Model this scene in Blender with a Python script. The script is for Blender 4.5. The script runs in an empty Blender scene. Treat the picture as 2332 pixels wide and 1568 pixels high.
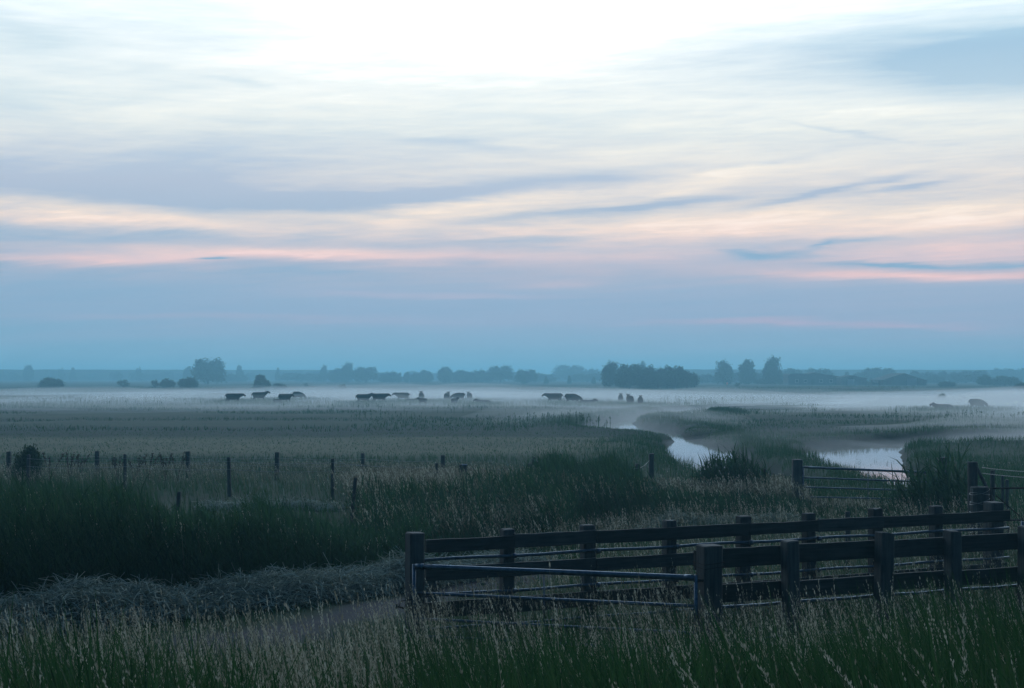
import bpy, bmesh, math, random
import numpy as np
from mathutils import Vector, Matrix, Euler

R = math.radians
random.seed(7)
rng = np.random.default_rng(11)
scene = bpy.context.scene
COL = scene.collection

# ------------------------------------------------------------------ camera
CAMH = 3.35                                   # eye height over the meadow (m), the photographer stands on the dyke
F, CX, HY = 3239.0, 1166.0, 856.0             # lens in photo-preview pixels, centre column, horizon row
cam_d = bpy.data.cameras.new('camera')
cam_d.lens = 50; cam_d.sensor_width = 36
cam_d.shift_y = 72/2332
cam_d.clip_start = 0.1; cam_d.clip_end = 20000
cam = bpy.data.objects.new('camera', cam_d); COL.objects.link(cam)
cam.location = (0, 0, CAMH); cam.rotation_euler = (R(90), 0, 0)
scene.camera = cam

def at(x, y, Y):
    return Vector(((x-CX)/F*Y, Y, CAMH+(HY-y)/F*Y))
def wx(x, Y):
    return (x-CX)/F*Y

scene.view_settings.view_transform = 'Standard'
scene.view_settings.look = 'None'
scene.view_settings.exposure = 0.0
scene.view_settings.gamma = 1.0
scene.cycles.use_denoising = True
scene.cycles.max_bounces = 8
scene.cycles.diffuse_bounces = 2
scene.cycles.glossy_bounces = 2
scene.cycles.transmission_bounces = 2
scene.cycles.transparent_max_bounces = 8
scene.cycles.volume_bounces = 6
scene.cycles.use_adaptive_sampling = True
scene.cycles.adaptive_threshold = 0.02
scene.cycles.sample_clamp_indirect = 4

def lin(c):
    out = []
    for v in c[:3]:
        v /= 255.0
        out.append(v/12.92 if v <= .04045 else ((v+.055)/1.055)**2.4)
    return (*out, 1.0)

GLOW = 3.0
# ------------------------------------------------------------------ world: dusk sky with thin cloud streets
world = bpy.data.worlds.new('World'); scene.world = world
world.use_nodes = True
nt = world.node_tree; nt.nodes.clear()

class G:
    def __init__(s, nt): s.nt = nt
    def n(s, t, **kw):
        nd = s.nt.nodes.new(t)
        for k, v in kw.items(): setattr(nd, k, v)
        return nd
    def put(s, sock, v):
        if isinstance(v, bpy.types.NodeSocket): s.nt.links.new(v, sock)
        else: sock.default_value = v
    def m(s, op, a, b=None, c=None, clamp=False):
        nd = s.n('ShaderNodeMath', operation=op, use_clamp=clamp)
        s.put(nd.inputs[0], a)
        if b is not None: s.put(nd.inputs[1], b)
        if c is not None: s.put(nd.inputs[2], c)
        return nd.outputs[0]
    def v(s, op, a, b=None, out=0):
        nd = s.n('ShaderNodeVectorMath', operation=op)
        s.put(nd.inputs[0], a)
        if b is not None: s.put(nd.inputs[1], b)
        return nd.outputs[out]
    def comb(s, x, y, z=0.0):
        nd = s.n('ShaderNodeCombineXYZ')
        s.put(nd.inputs[0], x); s.put(nd.inputs[1], y); s.put(nd.inputs[2], z)
        return nd.outputs[0]
    def noise(s, vec, scale, detail=4.0, rough=.55, dist=0.0, color=False):
        nd = s.n('ShaderNodeTexNoise')
        s.put(nd.inputs['Vector'], vec)
        nd.inputs['Scale'].default_value = scale; nd.inputs['Detail'].default_value = detail
        nd.inputs['Roughness'].default_value = rough; nd.inputs['Distortion'].default_value = dist
        return nd.outputs['Color' if color else 'Fac']
    def mr(s, v, a, b, c, d, t='LINEAR'):
        nd = s.n('ShaderNodeMapRange', interpolation_type=t)
        s.put(nd.inputs[0], v)
        for i, q in enumerate((a, b, c, d)): s.put(nd.inputs[i+1], q)
        return nd.outputs[0]
    def ramp(s, fac, stops, mode='LINEAR'):
        nd = s.n('ShaderNodeValToRGB'); cr = nd.color_ramp; cr.interpolation = mode
        stops = sorted(stops)
        while len(cr.elements) > 1: cr.elements.remove(cr.elements[-1])
        cr.elements[0].position = stops[0][0]; cr.elements[0].color = stops[0][1]
        for p, c in stops[1:]:
            e = cr.elements.new(p); e.color = c
        s.put(nd.inputs[0], fac)
        return nd.outputs[0]
    def mix(s, f, a, b, blend='MIX'):
        nd = s.n('ShaderNodeMix', data_type='RGBA', blend_type=blend)
        s.put(nd.inputs[0], f); s.put(nd.inputs[6], a); s.put(nd.inputs[7], b)
        return nd.outputs[2]

g = G(nt)
tc = g.n('ShaderNodeTexCoord')
sep = g.n('ShaderNodeSeparateXYZ'); nt.links.new(tc.outputs['Generated'], sep.inputs[0])
dX, dY, dZ = sep.outputs
az = g.m('ARCTAN2', dX, dY)                       # 0 = north, towards the afterglow
el = g.m('ARCSINE', dZ)
def ang(x, y):
    a = math.atan((x-CX)/F)
    return a, math.atan((HY-y)/F*math.cos(a))
EL = lambda y: math.atan((HY-y)/F)

# cloud-deck coordinates: streets run away towards the left
inv = g.m('DIVIDE', 1.0, g.m('ADD', g.m('MAXIMUM', dZ, 0.0), 0.075))
th = R(-62)
ca = g.m('MULTIPLY', g.m('MULTIPLY_ADD', dX, math.sin(th), g.m('MULTIPLY', dY, math.cos(th))), inv)
cb = g.m('MULTIPLY', g.m('MULTIPLY_ADD', dX, -math.cos(th), g.m('MULTIPLY', dY, math.sin(th))), inv)
deck = g.comb(g.m('MULTIPLY', ca, .22), cb, 0.0)
warp = g.noise(g.comb(g.m('MULTIPLY', ca, .25), g.m('MULTIPLY', cb, .5), 3.1), 1.0, 3, .5)
deck2 = g.comb(g.m('MULTIPLY_ADD', warp, .6, g.m('MULTIPLY', ca, .22)), g.m('MULTIPLY_ADD', warp, 1.6, cb), 0.0)
n1 = g.noise(deck2, 1.3, 7, .62)
n2 = g.noise(g.comb(g.m('MULTIPLY', az, 7.0), g.m('MULTIPLY', el, 60.0), 1.7), 1.0, 6, .6)
n3 = g.noise(g.comb(g.m('MULTIPLY', az, 16.0), g.m('MULTIPLY', el, 190.0), 5.7), 1.0, 5, .6)
wa = g.m('MULTIPLY_ADD', g.m('SUBTRACT', g.noise(g.comb(g.m('MULTIPLY', az, 9.0), g.m('MULTIPLY', el, 30.0), 9.0), 1.0, 4, .55), .5), .010,
         g.m('MULTIPLY_ADD', g.m('SUBTRACT', n1, .5), .016, el))
waz = g.m('MULTIPLY_ADD', g.m('SUBTRACT', n2, .5), .12, az)
P = g.comb(waz, wa, 0.0)

# (x, y, half width, half height, slope, amount) of each cloud bank or gap, given as directions
FEATS = [
 (120,489,300,29,.02,.95), (420,505,180,15,.10,.35), 
 (300,538,520,17,0,-.55), (230,590,430,10,-.03,.75), (800,583,420,12,.02,.7), 
 (469,592,26,2.4,0,-1.3),
 (150,425,560,36,.02,-.45), (650,462,380,26,.03,-.65), (1020,440,300,20,-.11,-.6), (1390,398,330,17,-.10,-.5),
 (1150,465,330,17,-.14,.55), (800,492,240,17,-.02,.6), (1560,425,260,14,-.22,.5),
 (1330,478,330,8,-.09,-.6), (1560,462,260,7,-.06,-.45), (1450,520,480,20,-.03,.45), (1180,548,220,9,-.06,-.4), 
 (1250,525,480,30,-.03,.28), (1900,500,380,40,-.05,.15), (1450,580,260,9,.0,.25),
 (1250,645,120,6,-.02,.35), (1010,672,260,6,.01,.45), 
 (1740,736,190,7,.01,.75), (2060,743,150,6,.01,.65), (560,726,420,7,0,.35), 
 (1655,581,48,8,.12,-.6), (1745,590,90,6,0,-.5), (1945,549,85,6,-.10,-.6), (1845,562,50,8,-.35,-.5),
 (1990,602,120,4,.0,-.6), (2150,600,150,6,-.02,-.5), (2290,600,90,5,-.05,-.4),
 (2160,626,240,9,.03,1.0), (2200,572,260,16,0,.6), (1880,625,160,8,.04,.35), (1850,530,350,14,-.02,.25),
 (2080,428,100,7,-.12,-.8), (1870,447,160,9,-.20,-.65), (1990,412,110,8,-.18,-.4), (2230,470,240,26,-.02,.4),
 (1890,295,110,4,.22,-.5), (1820,350,150,8,-.16,-.35), (1700,310,300,14,.06,-.25),
 (2290,125,300,60,-.05,-1.0), (2332,185,220,45,.04,-.6), (1850,110,300,22,-.05,-.22), (2120,160,240,40,0,-.3),
 (2050,260,380,30,-.04,.35), 
 (900,70,420,120,0,.75), (1300,40,380,90,.0,.5), (1250,170,260,45,.03,.25), (15,70,110,34,.2,-.5), (60,225,110,30,.0,-.55), (545,186,90,6,.08,-.55), 
 (290,155,90,7,-.12,-.3), (330,370,620,52,0,-.45), (1050,330,260,9,.08,-.35), 
]
# broad cover by elevation
def s1(v): return (v, v, v, 1)
ELMAX = EL(0)
def ey(y): return (HY-y)/HY
fr = g.m('DIVIDE', wa, ELMAX)
base = g.ramp(fr, [(ey(856), s1(.0)), (ey(760), s1(.10)), (ey(680), s1(.08)), (ey(620), s1(.14)), (ey(590), s1(.32)), (ey(540), s1(.42)), (ey(450), s1(.42)),
                   (ey(380), s1(.50)), (ey(250), s1(.62)), (ey(120), s1(.70)), (ey(0), s1(.74))])
n4 = g.noise(g.comb(g.m('MULTIPLY', az, 26.0), g.m('MULTIPLY', g.m('MULTIPLY_ADD', az, -.07, el), 230.0), 2.2), 1.0, 5, .62)
md = g.m('MULTIPLY_ADD', n2, .9, g.m('MULTIPLY_ADD', n4, .5, .32))
acc = base
for (x, y, w, h, sl, amp) in FEATS:
    a0, e0 = ang(x, y)
    mp = g.n('ShaderNodeMapping', vector_type='TEXTURE')
    nt.links.new(P, mp.inputs[0])
    mp.inputs['Location'].default_value = (a0, e0, 0)
    mp.inputs['Rotation'].default_value = (0, 0, -math.atan(sl))
    mp.inputs['Scale'].default_value = (w/F, h*1.15/F, 1)
    d2 = g.v('DOT_PRODUCT', mp.outputs[0], mp.outputs[0], out=1)
    acc = g.m('MULTIPLY_ADD', g.m('MULTIPLY', g.m('POWER', .40, d2), amp*.9), md, acc)
azr = g.m('MULTIPLY', az, 1.0)
tilt = g.mr(az, -.35, .35, -.08, .17)
env = g.mr(el, EL(700), EL(480), .45, 1.0, 'SMOOTHSTEP')
st = g.m('MULTIPLY_ADD', g.m('SUBTRACT', n1, .5), 1.5, g.m('MULTIPLY_ADD', g.m('SUBTRACT', n2, .5), 1.2, g.m('MULTIPLY_ADD', g.m('SUBTRACT', n4, .5), .45, g.m('MULTIPLY', g.m('SUBTRACT', n3, .5), .8))))
st = g.m('MULTIPLY', st, env)
tot = g.m('ADD', g.m('MULTIPLY_ADD', st, env, acc), tilt)
M = g.mr(tot, -.15, 1.15, 0.0, 1.0)
dark_ = g.ramp(fr, [(ey(856), lin((128,171,195))), (ey(800), lin((130,173,199))), (ey(700), lin((140,174,202))), (ey(600), lin((145,177,204))),
                   (ey(530), lin((152,182,208))), (ey(470), lin((174,190,210))), (ey(420), lin((184,196,214))), (ey(340), lin((190,206,222))),
                   (ey(240), lin((190,212,226))), (ey(140), lin((165,196,218))), (ey(0), lin((190,225,236)))])
dark = g.mix(g.m('MULTIPLY', g.mr(az, -.05, .2, 1.0, 0.0, 'SMOOTHSTEP'), g.mr(el, EL(330), EL(220), 0.0, 1.0, 'SMOOTHSTEP')), dark_, lin((206,224,232)))
bright = g.ramp(fr, [(ey(856), lin((140,178,203))), (ey(740), lin((196,178,200))), (ey(660), lin((205,192,208))), (ey(622), lin((253,209,203))), (ey(590), lin((248,213,209))),
                     (ey(530), lin((255,228,214))), (ey(480), lin((255,236,219))), (ey(400), lin((252,240,227))), (ey(300), lin((250,249,240))),
                     (ey(180), lin((251,254,250))), (ey(60), (1.0,1.04,1.03,1)), (ey(0), (1.02,1.08,1.08,1))])
front = g.mix(M, dark, bright)
over = g.m('MULTIPLY', g.m('MAXIMUM', g.m('SUBTRACT', tot, 1.1), 0.0), .35)
front = g.mix(1.0, front, g.comb(over, over, over), 'ADD')
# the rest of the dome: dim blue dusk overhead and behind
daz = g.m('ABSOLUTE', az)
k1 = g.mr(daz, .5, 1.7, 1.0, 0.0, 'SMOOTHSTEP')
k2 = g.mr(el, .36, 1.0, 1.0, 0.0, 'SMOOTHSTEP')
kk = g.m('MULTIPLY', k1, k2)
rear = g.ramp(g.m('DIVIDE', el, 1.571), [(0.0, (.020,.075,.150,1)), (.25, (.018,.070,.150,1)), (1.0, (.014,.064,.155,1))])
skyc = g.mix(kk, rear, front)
# unseen glow added to the sky above the picture, lighting ground and haze
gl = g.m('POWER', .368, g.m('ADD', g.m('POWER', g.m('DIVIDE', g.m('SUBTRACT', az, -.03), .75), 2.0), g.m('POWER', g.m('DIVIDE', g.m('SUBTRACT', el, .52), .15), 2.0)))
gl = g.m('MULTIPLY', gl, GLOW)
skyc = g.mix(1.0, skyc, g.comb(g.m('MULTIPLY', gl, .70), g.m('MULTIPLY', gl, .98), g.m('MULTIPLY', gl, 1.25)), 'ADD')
below = g.mr(el, -.05, 0.0, 0.0, 1.0)
skyc = g.mix(below, (.03,.07,.10,1), skyc)
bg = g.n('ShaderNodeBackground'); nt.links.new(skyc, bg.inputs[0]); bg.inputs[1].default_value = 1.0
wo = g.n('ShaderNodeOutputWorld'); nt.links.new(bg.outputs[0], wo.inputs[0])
world.cycles.sampling_method = 'MANUAL'; world.cycles.sample_map_resolution = 1024

# ------------------------------------------------------------------ helpers
def tag(o, label=None, cat=None, group=None, kind=None):
    if label: o['label'] = label
    if cat: o['category'] = cat
    if group: o['group'] = group
    if kind: o['kind'] = kind
    return o
def empty(name, loc=(0,0,0), rz=0.0, label=None, cat=None, group=None):
    o = bpy.data.objects.new(name, None); COL.objects.link(o)
    o.location = loc; o.rotation_euler = (0, 0, rz); o.empty_display_size = .2
    return tag(o, label, cat, group)
def link_mesh(name, me, mat, parent=None):
    o = bpy.data.objects.new(name, me); COL.objects.link(o)
    if mat is not None and not me.materials: me.materials.append(mat)
    if parent is not None: o.parent = parent
    return o
def bm_obj(name, bm, mat, parent=None, smooth=False):
    me = bpy.data.meshes.new(name); bm.normal_update(); bm.to_mesh(me); bm.free()
    if smooth:
        for p in me.polygons: p.use_smooth = True
    return link_mesh(name, me, mat, parent)
def np_mesh(name, V, Q, attr=None, smooth=False):
    """V (n,3) float, Q (m,k) int, k = 3 or 4; attr = per-vertex float stored as 'tint'"""
    me = bpy.data.meshes.new(name)
    k = Q.shape[1]
    me.vertices.add(len(V)); me.vertices.foreach_set('co', np.ascontiguousarray(V, dtype=np.float32).ravel())
    me.loops.add(Q.size); me.loops.foreach_set('vertex_index', np.ascontiguousarray(Q, dtype=np.int32).ravel())
    me.polygons.add(len(Q)); me.polygons.foreach_set('loop_start', np.arange(0, Q.size, k, dtype=np.int32))
    if attr is not None:
        a = me.attributes.new('tint', 'FLOAT', 'POINT'); a.data.foreach_set('value', np.ascontiguousarray(attr, dtype=np.float32))
    me.update(calc_edges=True)
    if smooth: me.polygons.foreach_set('use_smooth', np.ones(len(Q), dtype=bool))
    return me

# ------------------------------------------------------------------ materials
MATS = {}
def material(name):
    m = bpy.data.materials.new(name); m.use_nodes = True
    t = m.node_tree; t.nodes.clear()
    gg = G(t)
    out = gg.n('ShaderNodeOutputMaterial')
    MATS[name] = m
    return m, gg, out
def principled(gg, out, color, rough=.8, spec=.3, metal=0.0, bump=None, bstr=.4, bdist=.01):
    b = gg.n('ShaderNodeBsdfPrincipled')
    gg.put(b.inputs['Base Color'], color); gg.put(b.inputs['Roughness'], rough)
    b.inputs['Specular IOR Level'].default_value = spec; b.inputs['Metallic'].default_value = metal
    if bump is not None:
        bn = gg.n('ShaderNodeBump'); bn.inputs['Strength'].default_value = bstr; bn.inputs['Distance'].default_value = bdist
        gg.put(bn.inputs['Height'], bump); gg.nt.links.new(bn.outputs[0], b.inputs['Normal'])
    gg.nt.links.new(b.outputs[0], out.inputs[0])
    return b
def blade_mat(name, stops, trans=.35, rough=.75, spec=.15):
    m, gg, out = material(name)
    at_ = gg.n('ShaderNodeAttribute', attribute_name='tint')
    c = gg.ramp(at_.outputs['Fac'], stops)
    b = gg.n('ShaderNodeBsdfPrincipled'); gg.put(b.inputs['Base Color'], c)
    b.inputs['Roughness'].default_value = rough; b.inputs['Specular IOR Level'].default_value = spec
    tr = gg.n('ShaderNodeBsdfTranslucent'); gg.put(tr.inputs[0], c)
    mx = gg.n('ShaderNodeMixShader'); mx.inputs[0].default_value = trans
    m.node_tree.links.new(b.outputs[0], mx.inputs[1]); m.node_tree.links.new(tr.outputs[0], mx.inputs[2])
    m.node_tree.links.new(mx.outputs[0], out.inputs[0])
    return m
# tint 0..1: green blades in the lower half of the ramp, straw in the upper half
blade_mat('grass_blades', [(0.0, (.024,.075,.030,1)), (.25, (.040,.115,.042,1)), (.45, (.064,.145,.056,1)), (.55, (.11,.11,.08,1)), (.8, (.32,.30,.22,1)), (1.0, (.70,.67,.54,1))])
blade_mat('reed_blades', [(0.0, (.022,.068,.036,1)), (.3, (.038,.105,.050,1)), (.5, (.060,.140,.062,1)), (.6, (.24,.22,.15,1)), (1.0, (.45,.42,.32,1))], trans=.4)
blade_mat('hay_straw', [(0.0, (.05,.06,.05,1)), (.5, (.23,.28,.23,1)), (1.0, (.50,.56,.46,1))], trans=.15)
blade_mat('leaf_crown', [(0.0, (.030,.065,.030,1)), (.5, (.050,.095,.042,1)), (1.0, (.075,.130,.058,1))], trans=.2)
blade_mat('dry_dock', [(0.0, (.05,.03,.02,1)), (1.0, (.09,.055,.035,1))], trans=.1)

def wood_mat(name, axis, c0, c1):
    m, gg, out = material(name)
    t = gg.n('ShaderNodeTexCoord'); oi = gg.n('ShaderNodeObjectInfo')
    mp = gg.n('ShaderNodeMapping'); m.node_tree.links.new(t.outputs['Object'], mp.inputs[0])
    mp.inputs['Scale'].default_value = (1.2, 26, 26) if axis == 'X' else (26, 26, 1.2)
    gg.put(mp.inputs['Location'], gg.comb(gg.m('MULTIPLY', oi.outputs['Random'], 50), gg.m('MULTIPLY', oi.outputs['Random'], 31), 0.0))
    n = gg.noise(mp.outputs[0], 1.0, 6, .65, .4)
    big = gg.noise(t.outputs['Object'], 3.0, 4, .6)
    f = gg.m('MULTIPLY_ADD', n, .75, gg.m('MULTIPLY', big, .45))
    c = gg.ramp(f, [(.30, c0), (.75, c1)])
    rnd = gg.m('MULTIPLY_ADD', oi.outputs['Random'], .5, .75)
    c = gg.mix(1.0, c, gg.comb(rnd, rnd, rnd), 'MULTIPLY')
    principled(gg, out, c, .8, .25, bump=n, bstr=.9, bdist=.006)
    return m
wood_mat('board_wood', 'X', (.020,.022,.022,1), (.085,.085,.080,1))
wood_mat('post_wood', 'Z', (.025,.028,.030,1), (.12,.122,.118,1))

m, gg, out = material('galvanised_steel')
t = gg.n('ShaderNodeTexCoord')
n = gg.noise(t.outputs['Object'], 18, 5, .6)
c = gg.ramp(n, [(.3, (.07,.10,.135,1)), (.7, (.16,.21,.27,1))])
principled(gg, out, c, gg.mr(n, .2, .8, .32, .5), .5, .85, bump=n, bstr=.15, bdist=.003)
m, gg, out = material('fence_wire'); principled(gg, out, (.35,.36,.37,1), .45, .5, .6)
m, gg, out = material('rusty_iron')
t = gg.n('ShaderNodeTexCoord'); n = gg.noise(t.outputs['Object'], 25, 5, .6)
principled(gg, out, gg.ramp(n, [(.3, (.03,.025,.022,1)), (.7, (.09,.06,.045,1))]), .8, .3)
m, gg, out = material('bark')
t = gg.n('ShaderNodeTexCoord'); n = gg.noise(t.outputs['Object'], 4, 5, .6)
principled(gg, out, gg.ramp(n, [(.3, (.03,.026,.022,1)), (.7, (.08,.07,.06,1))]), .9, .2, bump=n)
m, gg, out = material('cow_hide')
t = gg.n('ShaderNodeTexCoord'); oi = gg.n('ShaderNodeObjectInfo'); n = gg.noise(t.outputs['Object'], 2.2, 3, .5)
principled(gg, out, gg.ramp(gg.m('ADD', n, gg.m('MULTIPLY_ADD', oi.outputs['Random'], .3, -.15)), [(.35, (.018,.014,.013,1)), (.7, (.055,.036,.028,1))]), .75, .3)
m, gg, out = material('cow_horn'); principled(gg, out, (.35,.31,.25,1), .5, .4)
m, gg, out = material('barn_wall')
t = gg.n('ShaderNodeTexCoord'); n = gg.noise(t.outputs['Object'], 1.2, 4, .6)
principled(gg, out, gg.ramp(n, [(.3, (.07,.075,.08,1)), (.7, (.12,.12,.12,1))]), .8, .3)
m, gg, out = material('roof_sheet')
t = gg.n('ShaderNodeTexCoord'); n = gg.noise(t.outputs['Object'], .8, 4, .6)
principled(gg, out, gg.ramp(n, [(.3, (.05,.05,.055,1)), (.7, (.09,.088,.088,1))]), .85, .1)
m, gg, out = material('pale_panel'); principled(gg, out, (.45,.44,.42,1), .6, .3)
m, gg, out = material('orange_panel'); principled(gg, out, (.75,.22,.08,1), .6, .3)
m, gg, out = material('window_glass'); principled(gg, out, (.02,.025,.03,1), .1, .6)

# terrain: meadow soil and short sward, paler hay-coloured bands, trodden path
m, gg, out = material('meadow_ground')
t = gg.n('ShaderNodeTexCoord'); geo = gg.n('ShaderNodeNewGeometry')
pos = geo.outputs['Position']
at1 = gg.n('ShaderNodeAttribute', attribute_name='path'); at2 = gg.n('ShaderNodeAttribute', attribute_name='pale'); at3 = gg.n('ShaderNodeAttribute', attribute_name='mud')
na = gg.noise(pos, .12, 5, .6); nb = gg.noise(pos, 2.5, 6, .65); nc = gg.noise(pos, 14, 4, .7)
f = gg.m('MULTIPLY_ADD', nb, .5, gg.m('MULTIPLY_ADD', na, .5, gg.m('MULTIPLY', gg.m('SUBTRACT', nc, .5), .4)))
grass = gg.ramp(f, [(.3, (.018,.036,.020,1)), (.5, (.032,.055,.028,1)), (.7, (.060,.078,.042,1))])
pale = gg.ramp(f, [(.3, (.085,.095,.055,1)), (.7, (.20,.19,.11,1))])
c = gg.mix(at2.outputs['Fac'], grass, pale)
at4 = gg.n('ShaderNodeAttribute', attribute_name='sedge')
c = gg.mix(at4.outputs['Fac'], c, gg.ramp(f, [(.3, (.010,.020,.016,1)), (.7, (.026,.040,.028,1))]))
pth = gg.ramp(gg.m('MULTIPLY_ADD', nc, .6, gg.m('MULTIPLY', nb, .4)), [(.3, (.030,.032,.038,1)), (.7, (.085,.083,.092,1))])
c = gg.mix(at1.outputs['Fac'], c, pth)
mud = gg.ramp(nb, [(.3, (.018,.018,.016,1)), (.7, (.045,.042,.036,1))])
c = gg.mix(at3.outputs['Fac'], c, mud)
principled(gg, out, c, .9, .15, bump=gg.m('MULTIPLY_ADD', nc, .4, nb), bstr=.6, bdist=.08)
m, gg, out = material('water')
geo = gg.n('ShaderNodeNewGeometry')
mp = gg.n('ShaderNodeMapping'); m.node_tree.links.new(geo.outputs['Position'], mp.inputs[0]); mp.inputs['Scale'].default_value = (2.0, .8, 1)
n = gg.noise(mp.outputs[0], 1.5, 3, .5)
principled(gg, out, (.012,.02,.024,1), .04, .5, bump=n, bstr=.05, bdist=.02)
m, gg, out = material('dyke_grass')
geo = gg.n('ShaderNodeNewGeometry'); n = gg.noise(geo.outputs['Position'], .02, 4, .6)
principled(gg, out, gg.ramp(n, [(.3, (.03,.055,.03,1)), (.7, (.06,.085,.045,1))]), .9, .1)

def volume_mat(name, color, density, aniso):
    m = bpy.data.materials.new(name); m.use_nodes = True; t = m.node_tree; t.nodes.clear()
    o = t.nodes.new('ShaderNodeOutputMaterial'); v = t.nodes.new('ShaderNodeVolumePrincipled')
    v.inputs['Color'].default_value = color; v.inputs['Density'].default_value = density; v.inputs['Anisotropy'].default_value = aniso
    t.links.new(v.outputs[0], o.inputs['Volume'])
    m.cycles.homogeneous_volume = True
    MATS[name] = m
    return m
volume_mat('haze', (.37,.775,.98,1), .00125, .7)
volume_mat('mist_thick', (.89,.95,1.0,1), .008, .8)
volume_mat('mist_thin', (.89,.95,1.0,1), .0085, .8)
volume_mat('mist_water', (.90,.955,1.0,1), .024, .8)
# ------------------------------------------------------------------ terrain
def sstep(a, b, x):
    t = np.clip((x-a)/(b-a), 0, 1); return t*t*(3-2*t)
def vnoise(x, y, s, seed=0):
    """cheap value noise, vectorised"""
    x = np.asarray(x, float)/s + 37.3*seed + 1000; y = np.asarray(y, float)/s + 11.7*seed + 1000
    xi = np.floor(x).astype(np.int64); yi = np.floor(y).astype(np.int64); fx = x-xi; fy = y-yi
    fx = fx*fx*(3-2*fx); fy = fy*fy*(3-2*fy)
    def h(a, b):
        n = (a*73856093) ^ (b*19349663) ^ (seed*83492791)
        n = (n ^ (n >> 13))*1274126177
        return ((n ^ (n >> 16)) & 0xffff)/65535.0
    return (h(xi,yi)*(1-fx)+h(xi+1,yi)*fx)*(1-fy)+(h(xi,yi+1)*(1-fx)+h(xi+1,yi+1)*fx)*fy
def seg_dist(x, y, pts):
    """distance to a polyline of (x, y, halfwidth); returns distance minus half width"""
    best = np.full(np.shape(x), 1e9)
    for (ax, ay, aw), (bx, by, bw) in zip(pts[:-1], pts[1:]):
        dx, dy = bx-ax, by-ay
        t = np.clip(((x-ax)*dx+(y-ay)*dy)/(dx*dx+dy*dy), 0, 1)
        d = np.hypot(x-(ax+t*dx), y-(ay+t*dy))-(aw+t*(bw-aw))
        best = np.minimum(best, d)
    return best
CREEKS = [
 [(8.6,43,1.0),(8.0,50,1.2),(8.1,57,1.3),(8.5,64,1.4),(8.9,71,1.2),(9.8,78,.6),(9.2,84,.9),(8.2,90,2.6),(7.4,97,2.5),(7.4,105,1.3),(9,114,1.0),(14,123,2.4),(17,140,1.2),(24,153,1.8),(38,170,3.0),(50,205,2.5),(81,250,5),(140,330,5)],
 [(12.3,43,1.0),(13.1,50,1.2),(14.0,58,1.5),(15.2,64,1.8),(17.0,70,2.4),(22,74,3.0),(30,80,3.5),(46,86,4)],
 [(-90,262,2),(-40,250,3.0),(-10,268,2.5),(30,240,3),(60,225,3),(110,260,4)],
]
def creek_d(x, y):
    wob = (vnoise(x, y, 3.0, 5)-.5)*1.1 + (vnoise(x, y, 1.0, 6)-.5)*.4
    d = np.full(np.shape(x), 1e9)
    for c in CREEKS: d = np.minimum(d, seg_dist(x, y, c))
    return d+wob
WATER_Z = -.25
PATH = [(-14,12.5,.8),(-9,14.5,.75),(-5.2,16.3,.62),(-3.3,18.0,.55),(-2.3,19.8,.5),(-1.3,21.4,.55),(.3,23.6,.5)]
def ground(x, y):
    x = np.asarray(x, float); y = np.asarray(y, float)
    yy = y + .10*x                                    # the dyke runs slightly askew
    h = 1.62*(1-sstep(3.0, 16.0, yy))
    h = h + (vnoise(x, y, 9, 1)-.5)*.10*sstep(12, 30, y) + (vnoise(x, y, 2.2, 2)-.5)*.08
    h = h + (vnoise(x, y, 45, 3)-.5)*.5*sstep(60, 200, y)*(1-sstep(600, 900, y))
    far = (y < 420)
    d = np.where(far, creek_d(x, y), 99.0)
    h = h + .16*np.exp(-((d-1.6)/1.2)**2)*(y > 40)
    bed = -.75
    k = sstep(-.4, .9, d)
    h = np.where((y > 38), bed*(1-k)+h*k, h)
    # reed ditch behind the hay
    dd = seg_dist(x, y, [(-40,19.5,1.5),(-8,23.0,1.6),(-1.5,27.0,1.4),(1.5,31,1.0)])
    h = h - .35*(1-sstep(-.5, 1.5, dd))
    return h

Yr = np.concatenate([np.linspace(-40, -4, 10), np.linspace(-3, 14, 40), np.geomspace(14.3, 420, 380), np.geomspace(428, 3000, 60)])
S = np.linspace(-1, 1, 421); S = np.sign(S)*(np.abs(S)**1.15)
hw = .62*np.abs(Yr)+22
YY = np.repeat(Yr[:, None], len(S), 1); XX = hw[:, None]*S[None, :]
ZZ = ground(XX, YY)
V = np.stack([XX, YY, ZZ], -1).reshape(-1, 3)
nr, nc_ = XX.shape
i = (np.arange(nr-1)[:, None]*nc_+np.arange(nc_-1)[None, :]).ravel()
Q = np.stack([i, i+1, i+1+nc_, i+nc_], 1)
me = np_mesh('meadow', V, Q, smooth=True)
pd = seg_dist(XX, YY, PATH)+(vnoise(XX, YY, .8, 9)-.5)*.7
pathv = 1-sstep(-.35, .25, pd)
def pale_band(x, y):
    a = sstep(56, 64, y)*(1-sstep(74, 80, y))*(1-sstep(4, 9, x+ (y-60)*.05))
    b = .55*sstep(95, 105, y)*(1-sstep(125, 150, y))*vnoise(x, y, 25, 12)
    c = .5*sstep(18, 22, y)*(1-sstep(30, 36, y))*(x > 0)
    return np.clip(a*.8+b+c*vnoise(x, y, 4, 13), 0, 1)
pv = pale_band(XX, YY)
cd = np.where(YY < 420, creek_d(XX, YY), 99.0)
mud = (1-sstep(.1, .9, cd))*(YY > 38)
wb = (vnoise(XX, YY, 14, 16)-.5)*9
sedge = .9*sstep(77, 80, YY+wb*.4)*(1-sstep(90, 97, YY+wb)) + .6*sstep(100, 106, YY+wb)*(1-sstep(112, 120, YY+wb)) + .7*sstep(128, 134, YY+wb)*(1-sstep(142, 150, YY+wb))
sedge = np.clip(sedge, 0, 1)*(.6+.4*vnoise(XX, YY, 5, 17))
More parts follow.
